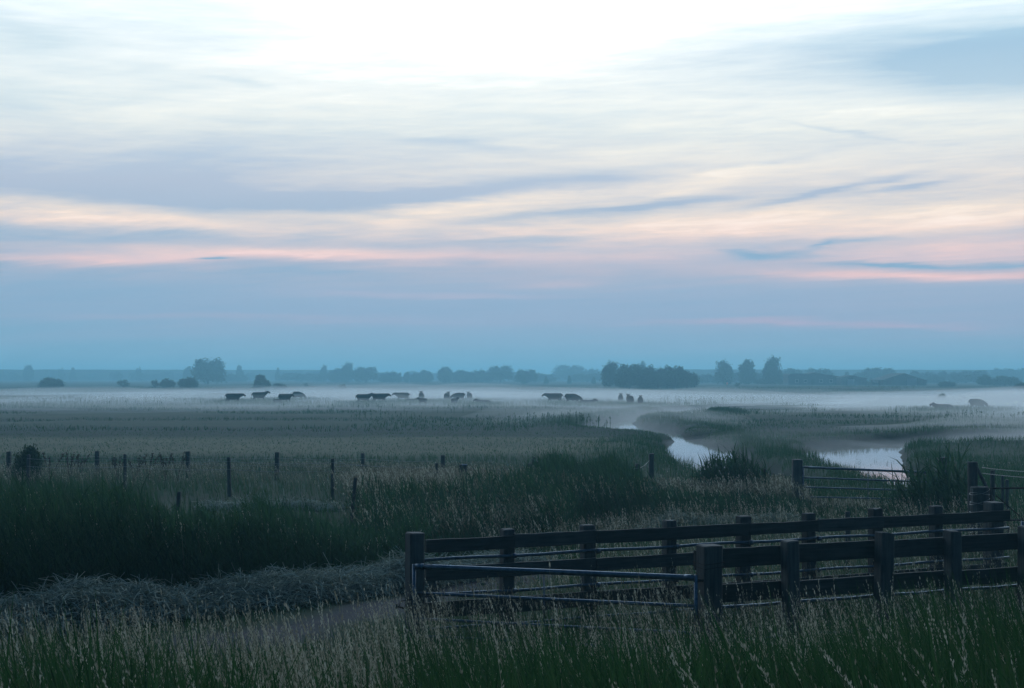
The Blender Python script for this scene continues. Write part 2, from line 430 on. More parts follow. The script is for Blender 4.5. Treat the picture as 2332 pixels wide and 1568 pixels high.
for nme, arr in (('sedge', sedge), ('path', pathv), ('pale', pv), ('mud', mud)):
    a = me.attributes.new(nme, 'FLOAT', 'POINT'); a.data.foreach_set('value', arr.astype(np.float32).ravel())
tag(link_mesh('ground', me, MATS['meadow_ground']), kind='structure')

# water sheet under the whole marsh, showing only where the creeks are cut
V = np.array([[-60, 39, WATER_Z], [130, 39, WATER_Z], [260, 425, WATER_Z], [-200, 425, WATER_Z]])
me = np_mesh('water', V, np.array([[0, 1, 2, 3]]))
tag(link_mesh('water', me, MATS['water']), kind='structure')

# the far dyke, a long flat-topped bank right across the plain
def dyke(name, pts, h, topw, slope):
    Vv, Qq = [], []
    for k, (x, y) in enumerate(pts):
        a = pts[max(k-1, 0)]; b = pts[min(k+1, len(pts)-1)]
        d = Vector((b[0]-a[0], b[1]-a[1])).normalized(); nx, ny = -d.y, d.x
        for off, z in ((-topw/2-h*slope, -1.5), (-topw/2, h), (topw/2, h), (topw/2+h*slope, -1.5)):
            Vv.append((x+nx*off, y+ny*off, z + (random.random()-.5)*.25*(z > 0)))
        if k:
            o = 4*(k-1)
            for q in range(3): Qq.append((o+q, o+q+1, o+q+5, o+q+4))
    for e in (0, len(Vv)-4): Qq.append((e, e+1, e+2, e+3))
    return tag(link_mesh(name, np_mesh(name, np.array(Vv), np.array(Qq)), MATS['dyke_grass']), kind='structure')
n_ = 60
dyke('far_dyke', [(wx(-350+k*(830+350)/n_, 950+k*2), 950+k*2) for k in range(n_+1)], 3.35+4.2, 8, 2.2)
dyke('far_dyke', [(wx(1560+k*(2700-1560)/n_, 900+k*2), 900+k*2) for k in range(n_+1)], 3.35+3.9, 8, 2.2)

# ------------------------------------------------------------------ haze and ground mist
def box(name, x0, x1, y0, y1, z0, z1, mat):
    V = np.array([[x, y, z] for z in (z0, z1) for y in (y0, y1) for x in (x0, x1)])
    Q = np.array([[0,2,3,1],[4,5,7,6],[0,1,5,4],[2,6,7,3],[0,4,6,2],[1,3,7,5]])
    return link_mesh(name, np_mesh(name, V, Q), mat)
tag(box('haze', -2000, 2000, -45, 3050, -2.5, 16, MATS['haze']), kind='stuff')
def mist(x0, x1, y0, y1, h, mat, seed, edge=.25, sc=18.0):
    """closed low cushion of mist with an uneven top that thins to nothing at its rim"""
    nx, ny = 64, 64
    u = np.linspace(0, 1, nx); v = np.linspace(0, 1, ny)
    U, Vv = np.meshgrid(u, v)
    X = x0+(x1-x0)*U; Y = y0+(y1-y0)*Vv
    rim = sstep(0, edge, U)*sstep(0, edge, 1-U)*sstep(0, edge, Vv)*sstep(0, edge, 1-Vv)
    nz = .45+.75*vnoise(X, Y*.5, sc, seed)+.35*(vnoise(X, Y*.5, sc/3, seed+1)-.5)
    top = -.75+(h+.75)*rim*nz
    top = np.maximum(top, -.72)
    T = np.stack([X, Y, top], -1).reshape(-1, 3); B = T.copy(); B[:, 2] = -.95
    i = (np.arange(ny-1)[:, None]*nx+np.arange(nx-1)[None, :]).ravel()
    q = np.stack([i, i+1, i+1+nx, i+nx], 1); N = nx*ny
    qb = q[:, ::-1]+N
    rimi = list(range(nx)) + [nx*(r+1)-1 for r in range(1, ny)] + [N-1-k for k in range(1, nx)] + [nx*(ny-1-r) for r in range(1, ny-1)]
    rimi = np.array(rimi); nxt = np.roll(rimi, -1)
    qs = np.stack([rimi+N, nxt+N, nxt, rimi], 1)
    me = np_mesh('ground_mist', np.concatenate([T, B]), np.concatenate([q, qb, qs]))
    return tag(link_mesh('ground_mist', me, mat), kind='stuff')
def mist_stack(x0, x1, y0, y1, hs, mat, seed, sc=16.0, edge=.45):
    for k, h in enumerate(hs):
        g_ = .10*k
        mist(x0-(x1-x0)*g_*.3, x1+(x1-x0)*g_*.3, y0-(y1-y0)*g_*.35, y1+(y1-y0)*g_*.35, h, MATS[mat], seed+3*k, edge, sc*(1+.3*k))
mist_stack(-140, 70, 172, 310, (.85, 1.15, 1.6, 2.1), 'mist_thick', 21, 9)
mist_stack(-130, 120, 95, 290, (1.1, 1.7), 'mist_thin', 41, 20)
mist_stack(20, 190, 150, 320, (1.1, 1.6, 2.2), 'mist_thick', 51, 20)
mist_stack(0, 160, 76, 190, (1.2, 1.7, 2.4), 'mist_water', 61, 9)
mist_stack(-8, 22, 76, 140, (1.0, 1.5, 2.0), 'mist_thick', 71, 5)
mist_stack(9, 90, 48, 108, (.9, 1.4, 1.9), 'mist_water', 81, 7)
mist_stack(3, 22, 44, 88, (.6, .9), 'mist_thick', 91, 5)
for k, h in enumerate((.8, 1.15)):
    mist(-150, 170, 98+8*k, 270-10*k, h, MATS['mist_thin'], 101+k, .30, 11+7*k)
# ------------------------------------------------------------------ timber and steel builders (local X runs along the fence)
def board_bm(bm, x0, x1, z0, z1, y0, y1, seed=0, n=None, sag=.0):
    """sawn plank with slightly wandering arrises"""
    rr = random.Random(seed)
    n = n or max(3, int((x1-x0)/.25))
    rows = []
    for i in range(n+1):
        t = i/n; x = x0+(x1-x0)*t
        s = -sag*4*t*(1-t)
        j = lambda a: (rr.random()-.5)*a
        c = .006
        dz0, dz1 = j(.010), j(.010); dy = j(.006)
        prof = [(y0+dy, z0+c+dz0), (y0+dy+c, z0+dz0), (y1+dy-c, z0+dz0), (y1+dy, z0+c+dz0), (y1+dy, z1-c+dz1), (y1+dy-c, z1+dz1), (y0+dy+c, z1+dz1), (y0+dy, z1-c+dz1)]
        rows.append([bm.verts.new((x, y, z+s)) for y, z in prof])
    for a, b in zip(rows[:-1], rows[1:]):
        for k in range(8): bm.faces.new((a[k], a[(k+1) % 8], b[(k+1) % 8], b[k]))
    bm.faces.new(rows[0][::-1]); bm.faces.new(rows[-1])
def post_bm(bm, x, y, w, d, z0, z1, seed=0, lean=(0, 0), round_=False, slope=.0, rot=0.0):
    """upright post, weathered head, slight taper and split"""
    rr = random.Random(seed); n = 12 if round_ else 8
    rows = []; H = z1-z0; m_ = max(4, int(H/.22))
    zs = [z0+H*i/m_ for i in range(m_+1)]
    zs[-1] = z1-.012; zs.append(z1)
    for i, z in enumerate(zs):
        t = (z-z0)/H; k = 1-.04*t+(rr.random()-.5)*.03
        if i == len(zs)-1: k *= .88
        ring = []
        for q in range(n):
            if round_:
                a = 2*math.pi*q/n; px_, py_ = math.cos(a)*w/2, math.sin(a)*d/2
                rw = 1+(rr.random()-.5)*.06; px_ *= rw; py_ *= rw
            else:
                c = .10
                px_, py_ = [(-.5,-.5+c),(-.5+c,-.5),(.5-c,-.5),(.5,-.5+c),(.5,.5-c),(.5-c,.5),(-.5+c,.5),(-.5,.5-c)][q]
                px_ *= w; py_ *= d
            px_ *= k; py_ *= k
            if rot: px_, py_ = px_*math.cos(rot)-py_*math.sin(rot), px_*math.sin(rot)+py_*math.cos(rot)
            zz = z + (slope*px_/w + (rr.random()-.5)*.012 if i >= len(zs)-2 else 0)
            ring.append(bm.verts.new((x+px_+lean[0]*(z-z0), y+py_+lean[1]*(z-z0), zz)))
        rows.append(ring)
    for a, b in zip(rows[:-1], rows[1:]):
        for k in range(n): bm.faces.new((a[k], a[(k+1) % n], b[(k+1) % n], b[k]))
    bm.faces.new(rows[0][::-1]); bm.faces.new(rows[-1])
def tube_bm(bm, pts, r, n=8, closed_ends=True):
    pts = [Vector(p) for p in pts]; rows = []
    for i, p in enumerate(pts):
        d = (pts[min(i+1, len(pts)-1)]-pts[max(i-1, 0)]).normalized()
        u = d.cross(Vector((0, 0, 1))) if abs(d.z) < .95 else d.cross(Vector((1, 0, 0)))
        u.normalize(); w = d.cross(u)
        rad = r[i] if isinstance(r, (list, tuple)) else r
        rows.append([bm.verts.new(p+(u*math.cos(2*math.pi*k/n)+w*math.sin(2*math.pi*k/n))*rad) for k in range(n)])
    for a, b in zip(rows[:-1], rows[1:]):
        for k in range(n): bm.faces.new((a[k], a[(k+1) % n], b[(k+1) % n], b[k]))
    if closed_ends: bm.faces.new(rows[0][::-1]); bm.faces.new(rows[-1])
def part(name, parent, mat, fn, smooth=False):
    bm = bmesh.new(); fn(bm); return bm_obj(name, bm, MATS[mat], parent, smooth)
class Line:
    """a straight fence run on the ground between two plan points"""
    def __init__(s, p0, p1):
        s.x0, s.y0 = p0; dx, dy = p1[0]-p0[0], p1[1]-p0[1]; s.L = math.hypot(dx, dy); s.a = math.atan2(dy, dx)
        s.c, s.s = dx/s.L, dy/s.L
    def at_px(s, px):
        k = (px-CX)/F; return (k*s.y0-s.x0)/(s.c-k*s.s)

# --- far side of the cattle race
FL = Line((-1.107, 18.3), (7.70, 22.2))
race = empty('wooden_fence', (FL.x0, FL.y0, 0), FL.a, 'long weathered three-board timber fence with steel tubes, far side of the cattle race', 'fence', 'cattle race fences')
fx = [FL.at_px(v) for v in (1158.5, 1350, 1530, 1698, 1852.5, 2003, 2144)]
ends = [0.0]+fx+[FL.at_px(2277)]
tops = [0, 1.315, 1.32, 1.33, 1.34, 1.34, 1.36, 1.36]
for i, s in enumerate(fx):
    part('post', race, 'post_wood', lambda bm: post_bm(bm, s, .09, .17+.02*(i % 2), .16, -.5, tops[i+1], 100+i, lean=([.012, -.015, .008, .02, -.012, .006, -.02][i], .01*(i % 2))))
se = FL.at_px(2277)
part('post', race, 'post_wood', lambda bm: post_bm(bm, se, .14, .26, .24, -.5, 1.37, 120))
# corner post seen edge-on, turned so that two faces show
part('post', race, 'post_wood', lambda bm: post_bm(bm, *( (Matrix.Rotation(-FL.a, 2) @ Vector((-1.23-FL.x0, 18.0-FL.y0)))[:] ), .205, .205, -.5, 1.366, 121, rot=R(28)-FL.a))
joints = [-.02, fx[0]+.06, fx[1]+.03, fx[3]+.04, fx[4]+.06, fx[5]+.05, se+.17]
for zi, (z0, z1) in enumerate(((1.075, 1.25), (.705, .885), (.235, .43))):
    jj = joints if zi == 0 else [-.02, fx[1]+.03, fx[3]-.02, fx[5]+.02, se+.1]
    for k, (a, b) in enumerate(zip(jj[:-1], jj[1:])):
        part('rail', race, 'board_wood', lambda bm: board_bm(bm, a+.004, b-.004, z0+.006*((k+zi) % 2), z1+.008*((k*2+zi) % 3-1), -.05, -.002, 300+zi*20+k, sag=.004))
for z, r_ in ((.98, .021), (.52, .020), (.085, .018)):
    def tb(bm):
        pts = [(-.05+(se+.2)*i/24, -.035, z+.008*math.sin(i*1.3)) for i in range(25)]
        tube_bm(bm, pts, r_, 10)
        for s in fx: tube_bm(bm, [(s+.02, -.075, z), (s+.07, -.075, z)], r_*1.7, 10)
    part('steel_tube', race, 'galvanised_steel', tb, True)

# --- near side of the race
NL = Line((2.30, 17.0), (6.53, 18.8))
near = empty('wooden_fence', (NL.x0, NL.y0, 0), NL.a, 'shorter timber fence with thick square posts, near side of the cattle race', 'fence', 'cattle race fences')
nx_ = [NL.at_px(v) for v in (1604.5, 1794, 1997, 2162, 2328)]
nw = [.262, .178, .205, .178, .22]
for i, s in enumerate(nx_):
    part('post', near, 'post_wood', lambda bm: post_bm(bm, s, -.10, nw[i], .19+.05*(i == 0), -.5, [1.335, 1.335, 1.375, 1.35, 1.36][i], 140+i, lean=([.004, -.012, .022, -.008, .0][i], .015*(i % 2)), slope=[.0, .015, -.03, -.01, 0][i]))
e_ = nx_[-1]+1.6
part('post', near, 'post_wood', lambda bm: post_bm(bm, e_, -.10, .2, .2, -.5, 1.35, 149))
for zi, (z0, z1) in enumerate(((1.03, 1.265), (.61, .825))):
    jj = [nx_[0]-.12, nx_[1]+.01, nx_[2]+.02, nx_[3], nx_[4]+.01, e_+.1]
    for k, (a, b) in enumerate(zip(jj[:-1], jj[1:])):
        part('rail', near, 'board_wood', lambda bm: board_bm(bm, a+.004, b-.004, z0+.01*((k+zi) % 2), z1-.012*k/2+.01*((k+zi) % 2), .014, .06, 400+zi*20+k))
for z, r_ in ((.545, .02), (.13, .017)):
    part('steel_tube', near, 'galvanised_steel', lambda bm: tube_bm(bm, [(nx_[0]-.1+(e_-nx_[0]+.2)*i/20, .105, z+.006*math.sin(i*1.7)) for i in range(21)], r_, 10), True)
# twists of wire round the first post
def wr(bm):
    s = nx_[0]
    for z in (1.12, 1.07):
        c = [(s+math.copysign(.137, a), -.1+b, z+dz) for a, b, dz in ((-1, -.137, 0), (1, -.137, .02), (1, .137, .03), (-1, .137, .01), (-1, -.137, 0))]
        tube_bm(bm, c, .004, 5)
part('wire_tie', near, 'rusty_iron', wr)

# --- steel field gate closing the race
def gate(p0, p1, zs, rads, label, name='field_gate', stiles=((.99, .05), (1.0, .05)), bars=(), extra=None, group=None, mat='galvanised_steel', z1s=None):
    Lg = Line(p0, p1)
    e = empty(name, (p0[0], p0[1], 0), Lg.a, label, 'gate', group)
    for x, (zt, zb) in zip((0, Lg.L), stiles):
        part('stile', e, mat, lambda bm: tube_bm(bm, [(x, 0, zb), (x, 0, zt)], .024, 10), True)
    for k, (z, r_) in enumerate(zip(zs, rads)):
        zz = z1s[k] if z1s else z
        part('bar', e, mat, lambda bm: tube_bm(bm, [(.02+(Lg.L-.04)*i/10, 0, z+(zz-z)*i/10) for i in range(11)], r_, 10), True)
    for b in bars:
        part('brace', e, mat, lambda bm: tube_bm(bm, b, .009, 6), True)
    if extra: extra(e, Lg)
    return e
def race_gate_extra(e, Lg):
    def lt(bm):
        tube_bm(bm, [(-.20, -.05, .46), (-.12, -.06, .445), (-.03, -.06, .45), (.0, -.02, .47)], .012, 6)
        tube_bm(bm, [(-.17, -.06, .47), (-.15, -.09, .53), (-.05, -.1, .56), (.02, -.03, .56)], .006, 6)
        tube_bm(bm, [(-.21, -.05, .49), (-.21, -.05, .43)], .014, 6)
    part('latch', e, 'rusty_iron', lt)
    for z in (.93, .31):
        part('hinge', e, 'rusty_iron', lambda bm: tube_bm(bm, [(Lg.L-.02, 0, z), (Lg.L+.10, .06, z)], .018, 6))
    for a, b in ((.02, .13), (Lg.L-.14, Lg.L-.02)):
        part('sleeve', e, 'galvanised_steel', lambda bm: tube_bm(bm, [(a, 0, .964), (b, 0, .964)], .038, 10), True)
kx = 3.45*(1254-943)/(1592-943)*1.02
gate((-1.225, 17.80), (2.17, 16.78), (.964, .63, .31, .10), (.034, .021, .018, .017), 'blue-grey tubular steel gate across the mouth of the cattle race', stiles=((.99, .04), (1.0, .04)),
     bars=([(kx, .0, .10), (kx, .0, .95)],), extra=race_gate_extra)

# gate running on to the right from the end of the race
e1 = (wx(2277, 22.1), 22.1)
gate((7.95, 22.15), (10.9, 22.3), (1.05, .78, .5, .25), (.024, .018, .018, .018), 'tubular gate at the right picture edge beyond the end of the race', stiles=((1.08, .1), (1.08, .1)))

# --- middle distance: gate in the mist with its two square posts
def lone_post(px0, px1, ytop, Y, label, group=None, z0=-.4, lean=(0, 0), round_=False, seed=0, name='fence_post', slope=0, rot=0):
    w = (px1-px0)/F*Y; x = wx((px0+px1)/2, Y); zt = CAMH+(HY-ytop)/F*Y
    gz = float(ground(x, Y))
    bm = bmesh.new(); post_bm(bm, 0, 0, w, w*.9, z0, zt-gz, seed+int(px0), lean=lean, round_=round_, slope=slope, rot=rot)
    o = bm_obj(name, bm, MATS['post_wood']); o.location = (x, Y, gz)
    return tag(o, label, 'post', group)
lone_post(1804, 1827, 1046.5, 35.0, 'square timber gatepost on the left of the misty steel gate', 'posts of the gate by the creek', seed=1)
lone_post(2135, 2158, 1041.5, 33.3, 'square timber gatepost among tall reeds, right of the misty steel gate', 'posts of the gate by the creek', seed=2)
zc = lambda y, Y: CAMH+(HY-y)/F*Y
gate((wx(1829, 34.9), 34.9), (wx(2134, 33.2), 33.2), (zc(1064.5, 34.9), zc(1088, 34.9), zc(1110, 34.9), zc(1132, 34.9)), (.030, .022, .02, .018),
     'dark tubular steel gate standing in mist before the creek, hung between square posts', stiles=((zc(1062, 34.9), .1), (zc(1074, 33.2), .1)),
     z1s=(zc(1077.5, 33.2), zc(1099, 33.2), zc(1119, 33.2), zc(1139, 33.2)),
     bars=([((1977-1829)/(2134-1829)*wx(2134, 33.2)*.0 + 1.62, 0, .08), (1.62, 0, zc(1071, 34))],))
# thick old post wrapped in wire, its taller round companion and strut
tp = empty('strainer_post', (wx(2231, 27), 27, 0), 0, 'thick old wooden post wound with wire, behind the right end of the race', 'post')
def tpost(bm): post_bm(bm, 0, 0, .36, .36, -.4, 1.24, 77, round_=True)
part('post', tp, 'post_wood', tpost)
def tall_(bm): post_bm(bm, -.03, .32, .20, .2, -.4, zc(1052.5, 27.3), 78, round_=True)
part('post', tp, 'post_wood', tall_)
def coil(bm):
    rr = random.Random(4); pts = []
    for i in range(150):
        a = i*.42; z = .30+.90*i/150+.05*math.sin(i*.21)+.02*math.sin(i*.6)
        pts.append((math.cos(a)*.186, math.sin(a)*.186, z))
    tube_bm(bm, pts, .003, 4)
part('wire_wrap', tp, 'fence_wire', coil)
def strut(bm): tube_bm(bm, [(.02, .3, zc(1060, 27.3)), (.50, .1, .55), (.62, .05, .30)], .035, 6)
part('strut', tp, 'post_wood', strut)
def lattice_extra(e, Lg):
    def zz(bm):
        a = .24; pts = []
        x = .1; up = 0
        while x < Lg.L-.3:
            pts.append((x, 0, (.62 if up else 1.08))); up = 1-up; x += .55
        tube_bm(bm, pts, .013, 6)
    part('brace', e, 'rusty_iron', zz)
gate((wx(2256, 27), 27), (wx(2256, 27)+3.4, 27.4), (1.21, .60, .2), (.018, .016, .016), 'rusty lattice gate at the right edge beside the wire-wound post', stiles=((1.22, .1), (1.22, .1)), extra=lattice_extra, mat='rusty_iron')
lone_post(2255, 2266, 1071.5, 34, 'tallest of the three thin fence stakes at the right picture edge', 'thin stakes at the right edge', seed=5, round_=True)
lone_post(2279.5, 2287, 1083, 36, 'middle one of the three thin fence stakes at the right picture edge', 'thin stakes at the right edge', seed=6, round_=True)
lone_post(2289, 2297.5, 1093, 33, 'shortest of the three thin fence stakes at the right picture edge', 'thin stakes at the right edge', seed=7, round_=True)

# --- wire fences across the meadow
def wire_fence(pxs, label, group, wires=((.9, .9),), wscale=1.0):
    """pxs: (px left, px right, top row, depth)"""
    px0, px1, yt, Y0 = pxs[0]
    ox, oy = wx((px0+px1)/2, Y0), Y0
    e = empty('wire_fence', (ox, oy, 0), 0, label, 'fence', group)
    P_ = []
    for k, (a, b, yt, Y) in enumerate(pxs):
        w = (b-a)/F*Y; x = wx((a+b)/2, Y); gz = float(ground(x, Y)); zt = CAMH+(HY-yt)/F*Y
        P_.append((x-ox, Y-oy, gz, zt))
        part('post', e, 'post_wood', lambda bm: post_bm(bm, x-ox, Y-oy, w, w, gz-.4, zt, 500+int(a), lean=((random.random()-.5)*.05, 0), round_=(k % 3 == 1), slope=(random.random()-.5)*.03))
    for f in wires:
        def wf(bm):
            pts = []
            for (a, b) in zip(P_[:-1], P_[1:]):
                for i in range(8):
                    t = i/8; pts.append((a[0]+(b[0]-a[0])*t, a[1]+(b[1]-a[1])*t-.06, (a[2]+(a[3]-a[2])*f)*(1-t)+(b[2]+(b[3]-b[2])*f)*t-.05*4*t*(1-t)))
            tube_bm(bm, pts, .0045, 4)
        part('wire', e, 'fence_wire', wf)
    return e
wire_fence([(14.5, 24, 1028.7, 47), (215.6, 226.5, 1028, 46.5), (423.5, 433, 1028.5, 46), (625, 635, 1030.5, 45.5), (821, 830, 1032.6, 45), (1005, 1015, 1037, 44)],
           'farther wire fence with broad squared posts, along the pale meadow', 'wire fences on the left', (.55, .8))
wire_fence([(60, 67, 1036, 40), (280.5, 288, 1035, 39.5), (519.5, 527.5, 1042, 39), (753, 760.5, 1044.7, 38.5), (990, 997, 1055, 38)],
           'nearer wire fence with slim posts, just before the broad-posted one', 'wire fences on the left', (.7, .9))
wire_fence([(1045.5, 1060, 1058, 36), (1201, 1213, 1056, 36.5)], 'short stretch of pale electric wire between two stubby posts in the tall grass', 'short wire fences in the reeds', (.35, .62, .92))
wire_fence([(1217, 1225, 1050.5, 40), (1353, 1358, 1050, 40), (1449, 1460, 1057, 41), (1476, 1488, 1033.4, 43)], 'wire fence running through the reeds to the tall dark post', 'short wire fences in the reeds', (.85,))
part_ = lone_post(1056, 1062, 1062, 35.7, 'slim stake with a pale bracket beside the left stubby post', None, seed=9)
bm = bmesh.new(); tube_bm(bm, [(-.08, 0, zc(1060, 35.7)), (.06, 0, zc(1060, 35.7))], .035, 8); tube_bm(bm, [(.045, 0, zc(1062, 35.7)), (.045, 0, .55)], .012, 6)
b_ = bm_obj('bracket', bm, MATS['galvanised_steel'], part_)
lone_post(392.5, 401.5, 1120.5, 29.0, 'short dark stake leaning slightly at the edge of the left reeds', None, seed=10, lean=(.08, 0), z0=-.3)
lone_post(788, 796, 1089, 28.5, 'dark leaning stake with grass round its foot, beside the tall pale grass', None, seed=11, lean=(.09, 0), z0=-.3)
lone_post(1184, 1190, 1042, 42, 'broken leaning stake sticking out of pale grass', None, seed=12, lean=(.32, 0), z0=-.3)
lone_post(1739, 1745, 1068, 36, 'small dark stake beside the reed clump near the creek', None, seed=13)
for (a, b, yt, Y, lab) in ((1092, 1107, 1327, 22.6, 'short stake behind the race fence, left of its first post'), (975, 996, 1320, 20.4, 'short stake behind the corner post of the race'),
                           (1925, 1936, 1166, 24.5, 'thin stake top showing just behind the race fence at right')):
    lone_post(a, b, yt, Y, lab, None, seed=int(a))
# barbed wire leaving the wire-wound post towards the right
bw = empty('barbed_wire', (wx(2236, 27.3), 27.3, 0), 0, 'strands of barbed wire leaving the wire-wound post to the right', 'wire')
for z0_, z1_ in ((zc(1065, 27.3), zc(1066, 34)), (zc(1078, 27.3), zc(1079, 34))):
    def bwf(bm):
        pts = [(5.2*t/20, 6.7*t/20, z0_+(z1_-z0_)*t/20-.1*4*(t/20)*(1-t/20)) for t in range(21)]
        tube_bm(bm, pts, .004, 4)
        for t in range(1, 60):
            s = t/60; x, y, z = 5.2*s, 6.7*s, z0_+(z1_-z0_)*s-.4*s*(1-s)
            tube_bm(bm, [(x-.012, y, z-.015), (x+.012, y, z+.015)], .003, 3)
    part('strand', bw, 'fence_wire', bwf)
# ------------------------------------------------------------------ grass, reeds, hay (one mesh per stand: nobody could count the blades)
def ribbon(root, H, W, ang, lean, tint, segs=3, expo=1.9, droop=0.0, twist=None):
    """arrays -> (verts, quads, tint). ang: lean direction; lean: sideways reach as a share of H"""
    n = len(H); t = np.linspace(0, 1, segs+1)[None, :]
    d = np.stack([np.cos(ang), np.sin(ang)], -1)
    if twist is None: twist = rng.uniform(0, math.pi, n)
    sd = np.stack([np.cos(twist), np.sin(twist)], -1)
    reach = lean[:, None]*H[:, None]*t**expo
    px = root[:, 0:1]+d[:, 0:1]*reach; py = root[:, 1:2]+d[:, 1:2]*reach
    pz = root[:, 2:3]+H[:, None]*(t*(1-.25*np.abs(lean)[:, None]*t)-droop*lean[:, None]*t**3)
    w = W[:, None]*(.55+.9*t-1.42*t**2.2)*.5
    w = np.maximum(w, W[:, None]*.02)
    L = np.stack([px-sd[:, 0:1]*w, py-sd[:, 1:2]*w, pz], -1); Rr = np.stack([px+sd[:, 0:1]*w, py+sd[:, 1:2]*w, pz], -1)
    V = np.stack([L, Rr], 2).reshape(-1, 3)
    b = (np.arange(n)*(segs+1)*2)[:, None]+np.arange(segs)[None, :]*2
    b = b.ravel(); Q = np.stack([b, b+1, b+3, b+2], 1)
    return V, Q, np.repeat(tint, (segs+1)*2), (px, py, pz)
def spikes(root, H, ang, lean, tint, k=12, size=.02, top=.26, expo=1.9, spread=.010):
    """flowering head: k little spikelets up the last part of each stalk"""
    n = len(H)
    t = 1-top*rng.uniform(0, 1, (n, k))**.9
    d = np.stack([np.cos(ang), np.sin(ang)], -1)
    reach = lean[:, None]*H[:, None]*t**expo
    c = np.stack([root[:, 0:1]+d[:, 0:1]*reach, root[:, 1:2]+d[:, 1:2]*reach, root[:, 2:3]+H[:, None]*t*(1-.25*np.abs(lean)[:, None]*t)], -1)
    a = rng.uniform(0, 2*math.pi, (n, k)); sp = spread*(.35+(1-t)/top)*rng.uniform(.4, 1.3, (n, k))
    o = np.stack([np.cos(a)*sp, np.sin(a)*sp, rng.uniform(-.2, .8, (n, k))*size], -1)
    p0 = c; one = np.ones((n, k)); ax = o+np.stack([d[:, 0:1]*lean[:, None]*1.2*size*one, d[:, 1:2]*lean[:, None]*1.2*size*one, size*one], -1)
    sz = size*rng.uniform(.6, 1.2, (n, k, 1)); ax = ax/np.linalg.norm(ax, axis=-1, keepdims=True)*sz
    b = rng.uniform(0, 2*math.pi, (n, k)); wv = np.stack([np.cos(b), np.sin(b), np.zeros((n, k))], -1)*(sz*.17)
    mid = p0+o*.5+ax*.5
    V = np.stack([p0+o*.3, mid+wv, p0+o*.7+ax, mid-wv], 2).reshape(-1, 3)
    i = np.arange(n*k)*4; Q = np.stack([i, i+1, i+2, i+3], 1)
    return V, Q, np.repeat(tint, k*4)
def stack(parts):
    Vs, Qs, Ts, o = [], [], [], 0
    for V, Q, T in parts:
        Vs.append(V); Qs.append(Q+o); Ts.append(T); o += len(V)
    return np.concatenate(Vs), np.concatenate(Qs), np.concatenate(Ts)
def stand(name, parts, mat):
    V, Q, T = stack(parts)
    return tag(link_mesh(name, np_mesh(name, V, Q, T), MATS[mat]), kind='stuff')
def scatter(n, y0, y1, x0=None, x1=None, dens=None, spread=.40, margin=1.5):
    """random roots on the ground between depths y0..y1, uniform per square metre, optionally thinned by dens(x, y)"""
    out = np.zeros((0, 2)); tries = 0
    while len(out) < n and tries < 60:
        y = rng.uniform(y0, y1, n*2); hwid = spread*y+margin
        hm = spread*y1+margin
        x = rng.uniform(-hm, hm, n*2)
        ok = np.abs(x) < hwid
        if x0 is not None: ok &= x > x0
        if x1 is not None: ok &= x < x1
        x, y = x[ok], y[ok]
        if dens is not None:
            p = np.clip(dens(x, y), 0, 1); keep = rng.uniform(0, 1, len(x)) < p; x, y = x[keep], y[keep]
        out = np.concatenate([out, np.stack([x, y], 1)]); tries += 1
    out = out[:n]
    return np.column_stack([out, ground(out[:, 0], out[:, 1])-.02])
WIND = R(165)                                     # stalks lean to the left
def U(a, b, n): return rng.uniform(a, b, n)
def path_clear(x, y): return sstep(-.1, .5, seg_dist(x, y, PATH))
def px_of(x, y): return CX+F*x/np.maximum(y, .1)

def green(roots, h0, h1, w0, w1, tmax=.5, lean=(.05, .45), segs=4, windy=.5, hmul=1.0):
    n = len(roots); a = np.where(U(0, 1, n) < windy, WIND+U(-.7, .7, n), U(0, 6.28, n))
    V, Q, T, _ = ribbon(roots, U(h0, h1, n)*hmul, U(w0, w1, n), a, U(lean[0], lean[1], n), U(0, tmax, n), segs)
    return V, Q, T
def stalks(roots, h0, h1, k=12, wst=.0024, tmin=.6, size=.02, lean=(.06, .34), hmul=None, top=.26, spread=.010):
    n = len(roots); a = WIND+rng.normal(0, .8, n); H = U(h0, h1, n)
    if hmul is not None: H = H*hmul
    le = U(lean[0], lean[1], n); T_ = U(tmin, 1, n)
    V, Q, T, _ = ribbon(roots, H, np.full(n, wst), a, le, T_, 4)
    T = T*np.tile(np.repeat([.45, .5, .62, .9, 1.0], 2), n)
    return [(V, Q, T), spikes(roots, H, a, le, T_, k, size, top, spread=spread)]

# 1. the verge right below the camera
def clump(s, seed, lo=.35, hi=.75): return lambda x, y: sstep(lo, hi, vnoise(x, y, s, seed))
r1 = scatter(36000, 2.6, 9.5, spread=.44, dens=lambda x, y: (.35+.65*vnoise(x, y, .7, 31))*(.55+.45*sstep(-1.5, 1.5, x)))
hx = .62+.72*vnoise(r1[:, 0], r1[:, 1], .9, 32)
hx *= .88+.14*sstep(.0, 3.0, r1[:, 0]*8/np.maximum(r1[:, 1], 3))
p1 = [green(r1, .45, 1.0, .008, .020, hmul=hx)]
r1b = scatter(15000, 9.5, 16.8, spread=.42, dens=lambda x, y: (.3+.7*vnoise(x, y, 1.0, 33))*path_clear(x, y))
h1b = np.where(px_of(r1b[:, 0], r1b[:, 1]) < 900, .6, 1.0)
p1.append(green(r1b, .25, .70, .007, .014, hmul=h1b))
